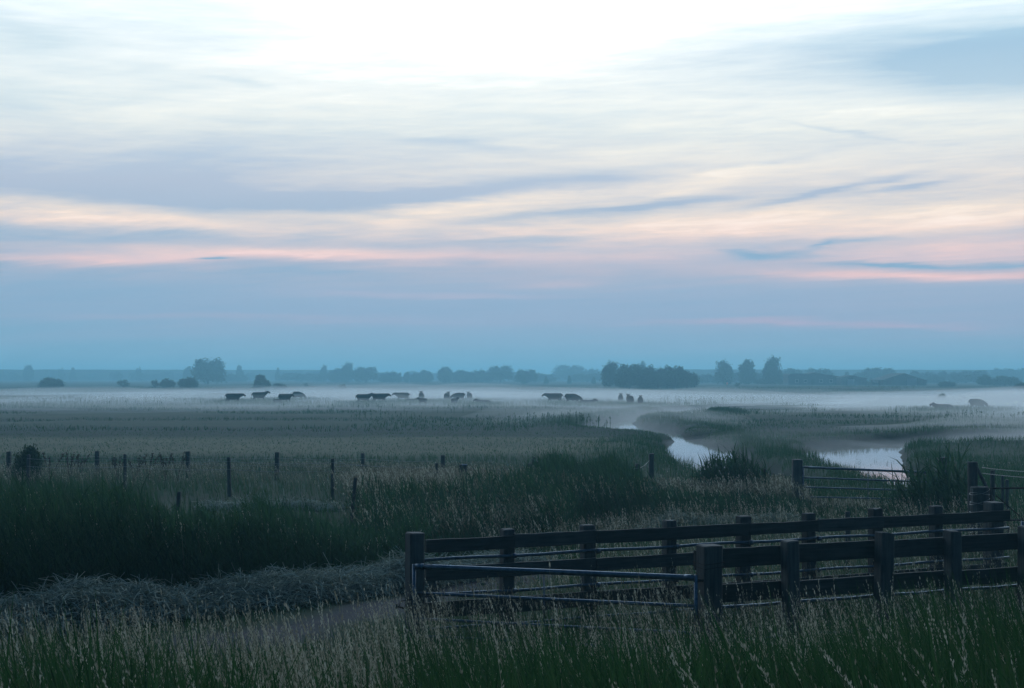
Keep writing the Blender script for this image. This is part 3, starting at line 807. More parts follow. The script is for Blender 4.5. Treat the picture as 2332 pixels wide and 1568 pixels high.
# broad-leaved tussocks: right corner and a few in the middle and on the left
def tuss(cx, cy, rad, n, h0, h1, w=(.010, .020)):
    a = U(0, 6.28, n); q = rad*np.sqrt(U(0, 1, n)); x = cx+np.cos(a)*q; y = cy+np.sin(a)*q
    rt = np.column_stack([x, y, ground(x, y)-.02])
    V, Q, T, _ = ribbon(rt, U(h0, h1, n), U(w[0], w[1], n), np.where(U(0, 1, n) < .5, a, WIND+U(-.8, .8, n)), U(.08, .55, n), U(0, .5, n), 5, droop=.15)
    return V, Q, T
for (cx, cy, rad, n, h0, h1) in ((wx(2260, 10.5), 10.5, .9, 900, .9, 1.45), (wx(2180, 9), 9, .8, 600, .7, 1.15), (wx(2330, 9.5), 9.5, .6, 500, .9, 1.5),
                                 (wx(1830, 11.5), 11.5, .55, 520, .7, 1.1), (wx(1760, 10.5), 10.5, .4, 300, .6, .95), (wx(1480, 11), 11, .25, 80, .8, 1.25),
                                 (wx(1150, 9), 9, .35, 160, .6, .95), (wx(2010, 7.5), 7.5, .5, 350, .6, .9), (wx(1200, 5.5), 5.5, .4, 220, .5, .8),
                                 (wx(60, 4.2), 4.2, .30, 60, .75, 1.0), (wx(180, 4.6), 4.6, .25, 40, .8, 1.1), (wx(640, 5.5), 5.5, .3, 90, .5, .8)):
    p1.append(tuss(cx, cy, rad, n, h0, h1))
for k in range(30):
    yy_ = 4.0+6.5*((k*.618) % 1); uu_ = 900+1480*((k*.381+.1) % 1) if k % 4 else 50+800*((k*.27) % 1)
    p1.append(tuss(wx(uu_, yy_), yy_, .22+.25*((k*.73) % 1), 70+int(60*((k*.57) % 1)), .55, .85+.18*((k*.41) % 1), (.012, .024)))
stand('verge_grass', p1, 'grass_blades')

def dens_st(x, y):
    u = px_of(x, y)
    d = .72*sstep(-200, 50, u)*(1-sstep(900, 1080, u)) + .34*sstep(950, 1200, u)*(1-sstep(1500, 1650, u)) + .34*sstep(1500, 1700, u)
    d = d*np.where(u > 950, .25+.75*sstep(6.5, 9.5, y), 1)
    near = .25+.75*sstep(4.2, 7.5, y)
    return d*near*(.08+.92*sstep(.3, .7, vnoise(x, y, .8, 41)))
r2 = scatter(3000, 3.4, 10.5, spread=.42, dens=dens_st)
hm = (.74+.30*vnoise(r2[:, 0], r2[:, 1], 1.3, 42))*np.where(px_of(r2[:, 0], r2[:, 1]) < 880, .93-.022*np.maximum(r2[:, 1]-6, 0), 1.0)
p2 = stalks(r2, .60, 1.30, 26, .0030, size=.016, hmul=hm, spread=.005, tmin=.78, top=.28)
r3 = scatter(2300, 10.5, 16.6, spread=.40, dens=lambda x, y: dens_st(x, y)*path_clear(x, y)*(.12+.88*sstep(880, 1000, px_of(x, y))))
p2 += stalks(r3, .42, 1.08, 18, .0040, size=.021, spread=.007, tmin=.75, top=.28)
# a few single stems close to the lens
for (u, y, h) in ((1600, 4.6, .88), (1650, 4.4, .86), (1680, 4.6, .92), (1780, 4.8, .95), (1905, 4.9, 1.02), (1920, 5.0, 1.0), (2050, 4.5, .9), (2120, 4.8, 1.0), (2150, 4.6, .95), (2200, 4.7, 1.05),
                  (2210, 4.4, .95), (2290, 4.8, 1.08), (2300, 4.5, 1.0), (2320, 4.6, 1.05), (2260, 4.3, .9), (1100, 4.7, .8), (380, 5.6, 1.0), (470, 5.4, .98), (60, 5.0, .95), (20, 4.4, .85), (130, 5.2, 1.02)):
    rt = np.array([[wx(u, y), y, float(ground(wx(u, y), y))]]); 
    p2 += stalks(rt, h, h+.01, 46, .0030, size=.016, lean=(.3, .45), spread=.009, tmin=.85)
stand('seeding_grass', p2, 'grass_blades')

# 2. pale grass inside and behind the cattle race
def in_path(x, y): return path_clear(x, y)
r4 = scatter(8000, 16.6, 31, dens=lambda x, y: in_path(x, y)*sstep(-1.3, -.4, x+ (20-y)*.1)*(.3+.7*vnoise(x, y, 1.4, 51)), spread=.42)
p3 = stalks(r4, .40, .85, 8, .0042, size=.034, spread=.014, tmin=.58)
r4b = scatter(26000, 16.6, 33, dens=lambda x, y: in_path(x, y)*sstep(-1.6, -.5, x)*(.4+.6*vnoise(x, y, 1.4, 52)), spread=.42)
p3.append(green(r4b, .12, .42, .008, .014, segs=2))
r4c = scatter(9000, 16.0, 24, x1=-.8, dens=lambda x, y: in_path(x, y)*(1-sstep(0, .6, y-(24.6+.75*x))), spread=.42)
p3.append(green(r4c, .06, .16, .008, .014, segs=2))
stand('meadow_grass', p3, 'grass_blades')

# 3. reeds
def reeds(roots, h0, h1, leaves=6, lw=(.012, .026), ll=(.28, .5), hmul=None, stem=.007, plume=0.0):
    n = len(roots); H = U(h0, h1, n)
    if hmul is not None: H = H*hmul
    a = WIND+rng.normal(0, 1.0, n); le = U(.02, .20, n); parts = []
    V, Q, T, _ = ribbon(roots, H, np.full(n, stem), a, le, U(.1, .5, n), 3); parts.append((V, Q, T))
    d = np.stack([np.cos(a), np.sin(a)], -1)
    for k in range(leaves):
        t = U(.25, .98, n) if k else np.full(n, .93)
        reach = le*H*t**1.9
        rt = np.column_stack([roots[:, 0]+d[:, 0]*reach, roots[:, 1]+d[:, 1]*reach, roots[:, 2]+H*t*(1-.25*le*t)])
        ha = np.where(U(0, 1, n) < .55, WIND+rng.normal(0, .7, n), U(0, 6.28, n))
        lean = U(.35, 1.1, n) if k else U(.05, .5, n)
        V, Q, T, _ = ribbon(rt, U(ll[0], ll[1], n)*np.clip(H, .6, 1.4), U(lw[0], lw[1], n), ha, lean, U(0, .5, n), 3, expo=1.5, droop=.25); parts.append((V, Q, T))
    return parts
def cap(x, y, us, ys, hmax=1.45, lo=.18):
    'stand height that varies along and across the bed'
    return np.clip(CAMH-(np.interp(px_of(x, y), us, ys)-HY)/F*y-ground(x, y), lo, hmax)
RF = [(-30, 12.5), (-6.6, 19.6), (-3.6, 21.9), (-1.9, 23.6), (-.6, 25.0)]
def front_line(x): return np.interp(x, [p[0] for p in RF], [p[1] for p in RF])
def bedL(x, y):
    u = px_of(x, y)
    back = np.interp(u, [-400, 380, 420, 800, 830, 1000], [30.5, 29.5, 27.8, 27.6, 30, 31])
    return (y > front_line(x))*(y < back+1.2*(vnoise(x, y, 2.0, 61)-.5))*(1-sstep(900, 1010, u))
r5 = scatter(14000, 13, 32, x1=.5, dens=lambda x, y: bedL(x, y)*(.45+.55*vnoise(x, y, 1.3, 62)), spread=.43, margin=2)
u5 = px_of(r5[:, 0], r5[:, 1])
hm5 = cap(r5[:, 0], r5[:, 1], [-200, 0, 150, 300, 400, 520, 600, 680, 800, 1000], [1125, 1135, 1128, 1140, 1190, 1190, 1150, 1190, 1190, 1170], 1.6)*(.76+.42*vnoise(r5[:, 0], r5[:, 1], 1.2, 63))
stand('reed_bed', reeds(r5, .72, 1.02, 5, lw=(.014, .030), ll=(.24, .42), hmul=hm5), 'reed_blades')
k5 = rng.choice(len(r5), 1500, replace=False)
stand('seeding_grass', stalks(r5[k5], .85, 1.16, 10, .0045, size=.03, hmul=hm5[k5], spread=.010, tmin=.6), 'grass_blades')
# the rough mound of reed and tall grass behind the race
def bedM(x, y):
    u = px_of(x, y)
    f = np.interp(u, [780, 860, 1300, 1330, 1830, 1900], [30, 25.5, 27.5, 31.5, 32.0, 33.5])
    return (y > f)*(y < 42)*sstep(770, 860, u)*(1-sstep(1800, 1880, u))
r6 = scatter(8500, 25, 43, dens=lambda x, y: bedM(x, y)*(.35+.65*sstep(.3, .65, vnoise(x, y, 1.7, 64)))*(.35+.65*sstep(1180, 1260, px_of(x, y))), spread=.40)
u6 = px_of(r6[:, 0], r6[:, 1])
hm6 = cap(r6[:, 0], r6[:, 1], [800, 1000, 1200, 1260, 1330, 1400, 1480, 1530, 1830, 1900], [1110, 1098, 1080, 1045, 1062, 1048, 1100, 1125, 1138, 1160], 1.45)*(.72+.46*vnoise(r6[:, 0], r6[:, 1], .9, 65))
stand('reed_bed', reeds(r6, .72, 1.04, 5, lw=(.016, .034), ll=(.25, .42), hmul=hm6), 'reed_blades')
r7 = scatter(6500, 25.5, 42, dens=lambda x, y: bedM(x, y)*(1-.75*sstep(1280, 1400, px_of(x, y)))*(.3+.7*vnoise(x, y, 1.5, 66)), spread=.40)
hm7 = cap(r7[:, 0], r7[:, 1], [780, 860, 1000, 1250, 1400, 1900], [1060, 1062, 1060, 1062, 1080, 1100], 1.4)
p7 = stalks(r7, .72, 1.05, 9, hmul=hm7, wst=.0055, size=.05, spread=.018, tmin=.55, lean=(.1, .5))
r7b = scatter(4000, 33, 40, dens=lambda x, y: sstep(1560, 1600, px_of(x, y))*(1-sstep(2180, 2300, px_of(x, y)))*(.4+.6*vnoise(x, y, 2, 67))*(creek_d(x, y) > 1.2), spread=.40)
hm7b = cap(r7b[:, 0], r7b[:, 1], [1560, 1750, 1830, 1860, 2300], [1090, 1078, 1085, 1135, 1140], 1.2)
p7 += stalks(r7b, .7, 1.05, 7, hmul=hm7b, wst=.006, size=.05, spread=.018, tmin=.5)
p7.append(green(r7b+[.05, .05, 0], .25, .5, .014, .024, segs=3))
r7c = scatter(9000, 31, 46, dens=lambda x, y: (sstep(1700, 1800, px_of(x, y)))*(creek_d(x, y) > .8), spread=.40)
p7.append(green(r7c, .15, .42, .014, .026, segs=2))
stand('tall_grass', p7, 'grass_blades')
def reed_clump(cx, cy, rx, ry, n, h0, h1, lw, ll, leaves=8):
    a = U(0, 6.28, n); q = np.sqrt(U(0, 1, n)); x = cx+np.cos(a)*q*rx; y = cy+np.sin(a)*q*ry
    hm = 1-.35*q**2
    return reeds(np.column_stack([x, y, ground(x, y)-.03]), h0, h1, leaves, lw=lw, ll=ll, hmul=hm, stem=.012)
stand('reed_clump', reed_clump(wx(1672, 36), 36, 1.0, .9, 210, 1.05, 1.32, (.02, .045), (.34, .55)), 'reed_blades')
stand('reed_clump', reed_clump(wx(2135, 32.2), 32.2, .95, .9, 60, 1.1, 1.62, (.035, .06), (.40, .62), 7) + reed_clump(wx(2175, 31.5), 31.5, .75, .7, 26, 1.1, 1.5, (.035, .06), (.40, .6), 7)
      + reed_clump(wx(2065, 32), 32, .55, .6, 45, .7, 1.0, (.025, .04), (.35, .5), 8), 'reed_blades')

# 4. meadow with the wire fences: brownish seeding grass
r8 = scatter(12000, 38, 53, dens=lambda x, y: (1-.8*sstep(1050, 1250, px_of(x, y)))*(.35+.65*vnoise(x, y, 3, 71))*np.interp(y, [33, 37, 40, 50, 56], [.15, .5, 1, 1, .4])*(creek_d(x, y) > 1), spread=.40)
hm8 = cap(r8[:, 0], r8[:, 1], [-100, 1100, 1300, 2400], [1052, 1050, 1075, 1120], .8)
p8 = stalks(r8, .6, 1.0, 4, hmul=hm8, wst=.009, size=.035, spread=.014, tmin=.48)
r8b = scatter(30000, 31, 58, dens=lambda x, y: (.35+.65*vnoise(x, y, 3, 72))*(creek_d(x, y) > .9), spread=.42)
p8.append(green(r8b, .12, .36, .014, .028, tmax=.5, segs=2))
stand('meadow_grass', p8, 'grass_blades')
# 5. far marsh: sedge tussocks, bank vegetation, weeds
def bank(x, y):
    d = creek_d(x, y); return (d > .55)*(np.exp(-np.maximum(d-.8, 0)/1.6))
r9 = scatter(30000, 42, 135, dens=lambda x, y: bank(x, y)*(.3+.7*vnoise(x, y, 2.2, 81)), spread=.40)
sc9 = r9[:, 1]/70
hm9 = (.55+.9*vnoise(r9[:, 0], r9[:, 1], 2.5, 82))*np.where((r9[:, 1] > 72)*(r9[:, 1] < 92)*(np.abs(r9[:, 0]-6) < 6), .35, 1)
n9 = len(r9); V, Q, T, _ = ribbon(r9, U(.16, .42, n9)*hm9, U(.018, .034, n9)*np.clip(sc9, .7, 1.6), U(0, 6.28, n9), U(0, .5, n9), U(.0, .5, n9), 2)
p9 = [(V, Q, T)]
r10 = scatter(15000, 56, 84, dens=lambda x, y: (.5+.5*vnoise(x, y, 4, 83))*(creek_d(x, y) > .8), spread=.40)
n_ = len(r10); V, Q, T, _ = ribbon(r10, U(.05, .14, n_), U(.02, .04, n_), U(0, 6.28, n_), U(0, .5, n_), U(.15, .5, n_), 2); p9.append((V, Q, T))
r11 = scatter(36000, 84, 200, dens=lambda x, y: sstep(.50, .64, vnoise(x*.45, y, 7, 84))*(creek_d(x, y) > .9)*(1-(y < 90)*(np.abs(x-6) < 5)), spread=.40)
n_ = len(r11); V, Q, T, _ = ribbon(r11, U(.08, .30, n_)*(.5+.9*vnoise(r11[:, 0], r11[:, 1], 3, 85))*(1+.9*sstep(135, 160, r11[:, 1])), U(.03, .07, n_), U(0, 6.28, n_), U(0, .4, n_), U(0, .32, n_), 2); p9.append((V, Q, T))
r12 = scatter(14000, 200, 420, dens=lambda x, y: sstep(.45, .62, vnoise(x, y*.5, 16, 86)), spread=.40)
n_ = len(r12); V, Q, T, _ = ribbon(r12, U(.15, .45, n_), U(.10, .2, n_), U(0, 6.28, n_), U(0, .4, n_), U(0, .4, n_), 2); p9.append((V, Q, T))
# tall weeds with dark heads on the creek banks
def weed_rows(specs):
    pts = []
    for (u0, u1, Y0, Y1, n, h0, h1) in specs:
        u = U(u0, u1, n); y = U(Y0, Y1, n); x = wx(u, y); pts.append(np.column_stack([x, y, ground(x, y), U(h0, h1, n)]))
    return np.concatenate(pts)
wd = weed_rows([(1265, 1400, 84, 92, 50, .45, .95), (1080, 1300, 92, 100, 35, .4, .8), (780, 960, 98, 112, 30, .3, .6), (1950, 2040, 57, 61, 20, .35, .7), (2000, 2332, 96, 108, 60, .4, .8),
                (60, 430, 150, 175, 80, .4, .8), (620, 1200, 120, 150, 40, .3, .7), (1500, 1800, 150, 190, 90, .5, 1.0), (1840, 1860, 112, 114, 6, .8, 1.2)])
a_ = U(0, 6.28, len(wd)); le_ = U(0, .15, len(wd)); tn_ = U(0, .3, len(wd))
V, Q, T, _ = ribbon(wd[:, :3], wd[:, 3], .02+wd[:, 1]*.0002, a_, le_, tn_, 2); p9.append((V, Q, T))
nearw = wd[:, 1] < 80
for sel, sz_, sp_ in ((nearw, .05, .03), (~nearw, .12, .06)):
    p9.append(spikes(wd[sel, :3], wd[sel, 3], a_[sel], le_[sel], tn_[sel], 8, sz_, .5, spread=sp_))
# rank sedge where the cattle stand, up to their bellies
HY_ = [(535, 165), (592, 178), (650, 162), (680, 190), (830, 160), (866, 166), (915, 184), (960, 172), (1018, 182), (1041, 170), (1068, 188), (1262, 172), (1306, 165), (1413, 170), (1434, 152), (1458, 150), (1335, 160), (1100, 158), (2228, 134), (2146, 132)]
cc = np.concatenate([np.column_stack([wx(u, Y)+rng.normal(0, 2.2, 900), Y-1.0+rng.normal(0, 2.2, 900)]) for u, Y in HY_])
r13 = np.column_stack([cc, ground(cc[:, 0], cc[:, 1])-.02]); n_ = len(r13)
V, Q, T, _ = ribbon(r13, U(.30, .66, n_), U(.04, .08, n_), U(0, 6.28, n_), U(0, .4, n_), U(.1, .5, n_), 2); p9.append((V, Q, T))
stand('marsh_grass', p9, 'grass_blades')

# 6. dead dock stalks along the far wire fence
def dock(u, ytop, Y, label):
    x = wx(u, Y); gz = float(ground(x, Y)); H = CAMH+(HY-ytop)/F*Y-gz
    e = empty('dock_plant', (x, Y, gz), 0, label, 'plant', 'dead dock plants by the wire fence')
    rr = random.Random(int(u))
    for k in range(rr.randint(3, 5)):
        a = rr.uniform(0, 6.28); l = rr.uniform(.1, .45); h = H*rr.uniform(.75, 1.0); bmS = bmesh.new()
        pts = [(math.cos(a)*l*h*t**1.4, math.sin(a)*l*h*t**1.4, h*t) for t in (0, .3, .6, .85, 1)]
        tube_bm(bmS, pts, [.012, .010, .008, .007, .005], 5)
        bm_obj('stem', bmS, MATS['dry_dock'], e)
        V = []; Q = []
        for q in range(20):
            t = .70+.32*q/19; c = Vector((math.cos(a)*l*h*t**1.4, math.sin(a)*l*h*t**1.4, h*t)) + Vector((rr.gauss(0, .022), rr.gauss(0, .022), rr.gauss(0, .015))); s = rr.uniform(.016, .034)
            i = len(V); d1 = Vector((rr.gauss(0, 1), rr.gauss(0, 1), rr.gauss(0, 1))).normalized(); d2 = d1.orthogonal().normalized()
            V += [c-d1*s, c-d2*s, c+d1*s, c+d2*s]; Q.append((i, i+1, i+2, i+3))
        link_mesh('seed_head', np_mesh('seed_head', np.array(V), np.array(Q), np.full(len(V), .5)), MATS['dry_dock'], e)
for u, yt, lab in ((114, 1030, 'dead brown dock just right of the round willow bush'), (158, 1031, 'dead brown dock, left one of the close pair in the first fence gap'), (178, 1031, 'dead brown dock, right one of the close pair in the first fence gap'),
                   (268, 1033, 'small dead brown dock left of the slim nearer post'), (306, 1036, 'smallest dead brown dock, right of the slim nearer post'), (338, 1026, 'widest dead brown dock with spreading heads, midway between two fence posts'),
                   (376, 1033, 'thin dead brown dock between the widest dock and the third broad post'), (404, 1031, 'dead brown dock beside the third broad post')):
    dock(u, yt, 43.5+(u % 3)*.5, lab)

# 7. raked hay
def hay(name, pts, n, sl, wid, hgt, seed, tw=.0045):
    """windrow: closed lumpy mound covered in loose straws"""
    P2 = np.array(pts); seg = np.hypot(*(np.diff(P2[:, :2], axis=0).T)); cum = np.concatenate([[0], np.cumsum(seg)])
    L = cum[-1]; ns = int(L/.12); m_ = 15
    s = np.linspace(0, L, ns); cx = np.interp(s, cum, P2[:, 0]); cy = np.interp(s, cum, P2[:, 1])
    tx = np.gradient(cx, s); ty = np.gradient(cy, s); l = np.hypot(tx, ty); nx, ny = -ty/l, tx/l
    wv = np.interp(s, cum, P2[:, 2])*(.75+.5*vnoise(s, s*0, .9, seed)); hv = np.interp(s, cum, P2[:, 3])*(.10+1.6*vnoise(s, s*0+9, .8, seed+1))
    endf = np.minimum(sstep(0, .8, s), sstep(0, .8, L-s))
    v = np.linspace(-1, 1, m_)
    lump = vnoise(s[:, None]*np.ones(m_), v[None, :]*2+0*s[:, None], .35, seed+2)
    off = wv[:, None]*v[None, :]*(.85+.3*(lump-.5)); hz = hv[:, None]*(1-np.abs(v[None, :])**2.2)*(.75+.5*lump)*endf[:, None]
    X = cx[:, None]+nx[:, None]*off; Y = cy[:, None]+ny[:, None]*off; Z = ground(X, Y)-.03+hz
    V = np.stack([X, Y, Z], -1).reshape(-1, 3)
    i = (np.arange(ns-1)[:, None]*m_+np.arange(m_-1)[None, :]).ravel(); Q = np.stack([i, i+1, i+1+m_, i+m_], 1)
    mound = (V, Q, np.full(len(V), .08))
    si = rng.integers(0, ns, n); vi = rng.integers(0, m_, n)
    root = np.stack([X[si, vi], Y[si, vi], Z[si, vi]], -1)+rng.normal(0, 1, (n, 3))*[.08, .08, .03]
    # each straw: a shallow arc of three quads
    a = U(0, 6.28, n); ln = U(.5, 1.3, n)*sl; arch = U(.0, .55, n)*ln; tilt_ = rng.normal(0, .38, n)
    t = np.linspace(-.5, .5, 4)[None, :]
    d = np.stack([np.cos(a), np.sin(a)], -1)
    cxx = root[:, 0:1]+d[:, 0:1]*ln[:, None]*t; cyy = root[:, 1:2]+d[:, 1:2]*ln[:, None]*t
    czz = root[:, 2:3]+.02+arch[:, None]*(.25-t**2)*2+tilt_[:, None]*ln[:, None]*t
    w = np.full((n, 1), tw)*.5; up = U(-1, 1, n)[:, None]
    A = np.stack([cxx-d[:, 1:2]*w, cyy+d[:, 0:1]*w, czz-up*w], -1); B = np.stack([cxx+d[:, 1:2]*w, cyy-d[:, 0:1]*w, czz+up*w], -1)
    Vs = np.stack([A, B], 2).reshape(-1, 3); b = ((np.arange(n)*8)[:, None]+np.arange(3)[None, :]*2).ravel()
    Qs = np.stack([b, b+1, b+3, b+2], 1); Ts = np.repeat(U(.25, 1, n), 8)
    V, Q, T = stack([mound, (Vs, Qs, Ts)])
    return tag(link_mesh(name, np_mesh(name, V, Q, T), MATS['hay_straw']), kind='stuff')
hay('raked_hay', [(-9.5, 16.9, .7, .26), (-6.6, 18.35, .75, .30), (-5.3, 19.6, .7, .30), (-4.4, 20.4, .66, .27), (-3.2, 21.3, .64, .25), (-2.0, 22.3, .65, .27), (-1.0, 23.3, .6, .26), (.4, 25.2, .6, .3)], 26000, .48, 1, 1, 91, .0080)
hay('raked_hay', [(wx(470, 36), 36, .5, .03), (wx(640, 36.5), 36.5, .5, .04), (wx(770, 35.5), 35.5, .5, .05)], 1800, .5, 1, 1, 95, .010)
hay('raked_hay', [(wx(1315, 31.0), 31.0, .45, .12), (wx(1560, 31.4), 31.4, .5, .16), (wx(1850, 31.8), 31.8, .45, .12)], 4500, .45, 1, 1, 97, .009)
# ------------------------------------------------------------------ cattle
def cow_mesh(pose):
    J = {}; E = []
    def j(n, p, r, par=None):
        J[n] = (p, r)
        if par: E.append((par, n))
    dz = -.62 if pose == 'lying' else 0
    j('pelvis', (-.58, 0, 1.02+dz), .33)
    j('loin', (-.20, 0, .95+dz), .40, 'pelvis'); j('chest', (.18, 0, .95+dz), .40, 'loin'); j('shoulder', (.50, 0, 1.03+dz), .34, 'chest')
    j('rump', (-.93, 0, 1.10+dz), .29, 'pelvis')
    j('tail1', (-1.16, 0, 1.12+dz), .03, 'rump'); j('tail2', (-1.19, .02, .75+dz*.6), .022, 'tail1'); j('tail3', (-1.17, .03, .45+dz*.4), .04, 'tail2')
    if pose == 'grazing':
        j('neck', (.84, 0, .92), .18, 'shoulder'); j('poll', (1.06, .03, .62), .135, 'neck'); j('brow', (1.14, .04, .44), .11, 'poll'); j('muzzle', (1.24, .05, .24), .095, 'brow')
        ear = ((1.04, .68), (1.00, .70))
    elif pose == 'walking':
        j('neck', (.88, 0, 1.18), .17, 'shoulder'); j('poll', (1.12, 0, 1.28), .11, 'neck'); j('brow', (1.25, 0, 1.18), .125, 'poll'); j('muzzle', (1.42, 0, .98), .10, 'brow')
        ear = ((1.10, 1.33), (1.05, 1.33))
    else:
        j('neck', (.82, 0, 1.26+dz), .17, 'shoulder'); j('poll', (1.02, 0, 1.46+dz), .11, 'neck'); j('brow', (1.16, 0, 1.38+dz), .125, 'poll'); j('muzzle', (1.36, 0, 1.20+dz), .10, 'brow')
        ear = ((.96, 1.52+dz), (.92, 1.54+dz))
    for s in (-1, 1):
        j('ear%d' % s, (ear[0][0], s*.15, ear[0][1]), .045, 'poll'); j('eartip%d' % s, (ear[1][0], s*.27, ear[1][1]), .035, 'ear%d' % s)
        if pose == 'lying':
            j('thigh%d' % s, (-.60, s*.24, .30), .17, 'pelvis'); j('hock%d' % s, (-.25, s*.40, .12), .07, 'thigh%d' % s); j('hoofh%d' % s, (.05, s*.42, .06), .045, 'hock%d' % s)
            j('arm%d' % s, (.50, s*.18, .26), .12, 'shoulder'); j('knee%d' % s, (.78, s*.18, .12), .065, 'arm%d' % s); j('hooff%d' % s, (.55, s*.24, .06), .045, 'knee%d' % s)
        else:
            w = (s*.10 if pose == 'walking' else s*.03)
            j('thigh%d' % s, (-.80+w, s*.17, .80), .18, 'pelvis'); j('stifle%d' % s, (-.70+w, s*.18, .62), .125, 'thigh%d' % s)
            j('hock%d' % s, (-.92+w*1.5, s*.17, .42), .062, 'stifle%d' % s); j('fetlh%d' % s, (-.88+w*2, s*.17, .13), .045, 'hock%d' % s); j('hoofh%d' % s, (-.83+w*2, s*.17, .045), .055, 'fetlh%d' % s)
            j('arm%d' % s, (.46, s*.15, .80), .14, 'shoulder'); j('knee%d' % s, (.46-w*1.5, s*.16, .42), .062, 'arm%d' % s)
            j('fetlf%d' % s, (.46-w*2, s*.16, .13), .045, 'knee%d' % s); j('hooff%d' % s, (.50-w*2, s*.16, .045), .055, 'fetlf%d' % s)
    names = list(J); idx = {n: i for i, n in enumerate(names)}
    me = bpy.data.meshes.new('cow_'+pose)
    me.from_pydata([J[n][0] for n in names], [(idx[a], idx[b]) for a, b in E], [])
    o = bpy.data.objects.new('tmp', me); COL.objects.link(o)
    md = o.modifiers.new('s', 'SKIN'); md.branch_smoothing = .6
    for i, n in enumerate(names):
        r = J[n][1]*(1.38 if n in ('pelvis', 'loin', 'chest', 'shoulder', 'rump', 'neck') else 1.25 if n.startswith(('thigh', 'arm', 'stifle')) else 1.05)
        ry = r*.86 if n in ('pelvis', 'loin', 'chest', 'shoulder') else r
        me.skin_vertices[0].data[i].radius = (ry, r) if n in ('pelvis', 'loin', 'chest', 'shoulder', 'rump') else (r, r)
        me.skin_vertices[0].data[i].use_root = (n == 'pelvis')
    ms = o.modifiers.new('u', 'SUBSURF'); ms.levels = 2; ms.render_levels = 2
    dg = bpy.context.evaluated_depsgraph_get()
    m2 = bpy.data.meshes.new_from_object(o.evaluated_get(dg))
    bpy.data.objects.remove(o)
    for p in m2.polygons: p.use_smooth = True
    m2.name = 'cow_'+pose; m2.materials.clear(); m2.materials.append(MATS['cow_hide'])
    return m2
COWS = {p: cow_mesh(p) for p in ('standing', 'grazing', 'walking', 'lying')}
def cow(x0, x1, ytop, Y, pose, head, label, rear=False, scale=None, name='cow'):
    """x0, x1: columns it spans; head: degrees the head points, 0 = right of the picture"""
    x = wx((x0+x1)/2, Y); gz = float(ground(x, Y))
    o = bpy.data.objects.new(name, COWS[pose]); COL.objects.link(o)
    hgt = {'standing': 1.44, 'grazing': 1.44, 'walking': 1.44, 'lying': .84}[pose]
    s = (scale if scale else 1.0)*(.82 if Y > 140 else .92)
    o.location = (x, Y, gz-.02); o.rotation_euler = (0, 0, R(head)); o.scale = (s, s, s)
    return tag(o, label, 'calf' if name == 'calf' else 'cow', 'cattle grazing in the ground mist')
HERD = [
 (511, 556, 165, 'walking', 4, 'dark cow walking right, leftmost of the whole herd', 1.12),
 (571, 614, 178, 'standing', 8, 'dark cow with raised head facing right, just above the leftmost cow', 1.12),
 (640, 660, 163, 'walking', 50, 'dark cow turned half away beside a calf, right of the two leftmost cows', 1.1),
 (668, 694, 190, 'grazing', -28, 'faint grazing cow, right of the cow with a calf', 1.1),
 (807, 853, 162, 'standing', 4, 'long dark cow facing right, left one of the overlapping pair left of centre', 1.05),
 (848, 884, 166, 'walking', 10, 'dark cow facing right, right one of the overlapping pair left of centre', 1.1),
 (898, 932, 184, 'walking', 172, 'dark cow facing left, first one right of the overlapping pair', 1.1),
 (953, 966, 184, 'standing', 95, 'dark cow seen from behind, standing above a calf', 1.12),
 (1013, 1024, 182, 'standing', 82, 'dark cow seen from behind, close left of a broadside cow', 1.08),
 (1026, 1057, 182, 'grazing', 168, 'broadside grazing cow between two cows seen from behind', 1.1),
 (1062, 1075, 188, 'standing', 100, 'faint cow seen from behind, right of the broadside grazing cow', 1.05),
 (1236, 1285, 172, 'walking', 178, 'long dark cow facing left, first of the large group in front of the dark grove', 1.2),
 (1288, 1325, 165, 'grazing', 20, 'broad dark cow with lowered head, middle of the group before the grove', 1.2),
 (1408, 1419, 170, 'standing', 85, 'slim cow seen from behind, upper left of the three below the dark grove', 1.0),
 (1425, 1443, 152, 'standing', 98, 'dark cow seen from behind, middle of the three below the dark grove', 1.05),
 (1452, 1465, 150, 'standing', 84, 'smaller dark cow seen from behind, right of the three below the dark grove', .95),
 (2207, 2249, 134, 'grazing', 3, 'dark cow with lowered head standing alone in mist at far right', .88),
]
for (a, b, Y, pose, hd, lab, s) in HERD: cow(a, b, 0, Y, pose, hd, lab, scale=s)
for (a, b, Y, pose, hd, lab, s) in [
 (626, 640, 160, 'grazing', 30, 'small calf at the side of the half-turned cow on the left', .62),
 (953, 969, 160, 'standing', 150, 'small calf just below the cow seen from behind', .70),
 (1029, 1043, 158, 'standing', 60, 'calf in the grass below the broadside grazing cow', .72)]:
    cow(a, b, 0, Y, pose, hd, lab, scale=s, name='calf')
for (a, b, Y, pose, hd, lab, s) in [
 (1089, 1111, 158, 'lying', 170, 'cow lying in the grass right of centre, faint in the mist', 1.0),
 (931, 943, 172, 'lying', 10, 'cow lying down close behind the left-facing cow', .9),
 (1326, 1349, 160, 'lying', 5, 'cow lying down at the right end of the group before the grove', 1.1),
 (2123, 2170, 132, 'lying', 175, 'cow lying in mist left of the lone far-right cow', .95)]:
    cow(a, b, 0, Y, pose, hd, lab, scale=s)

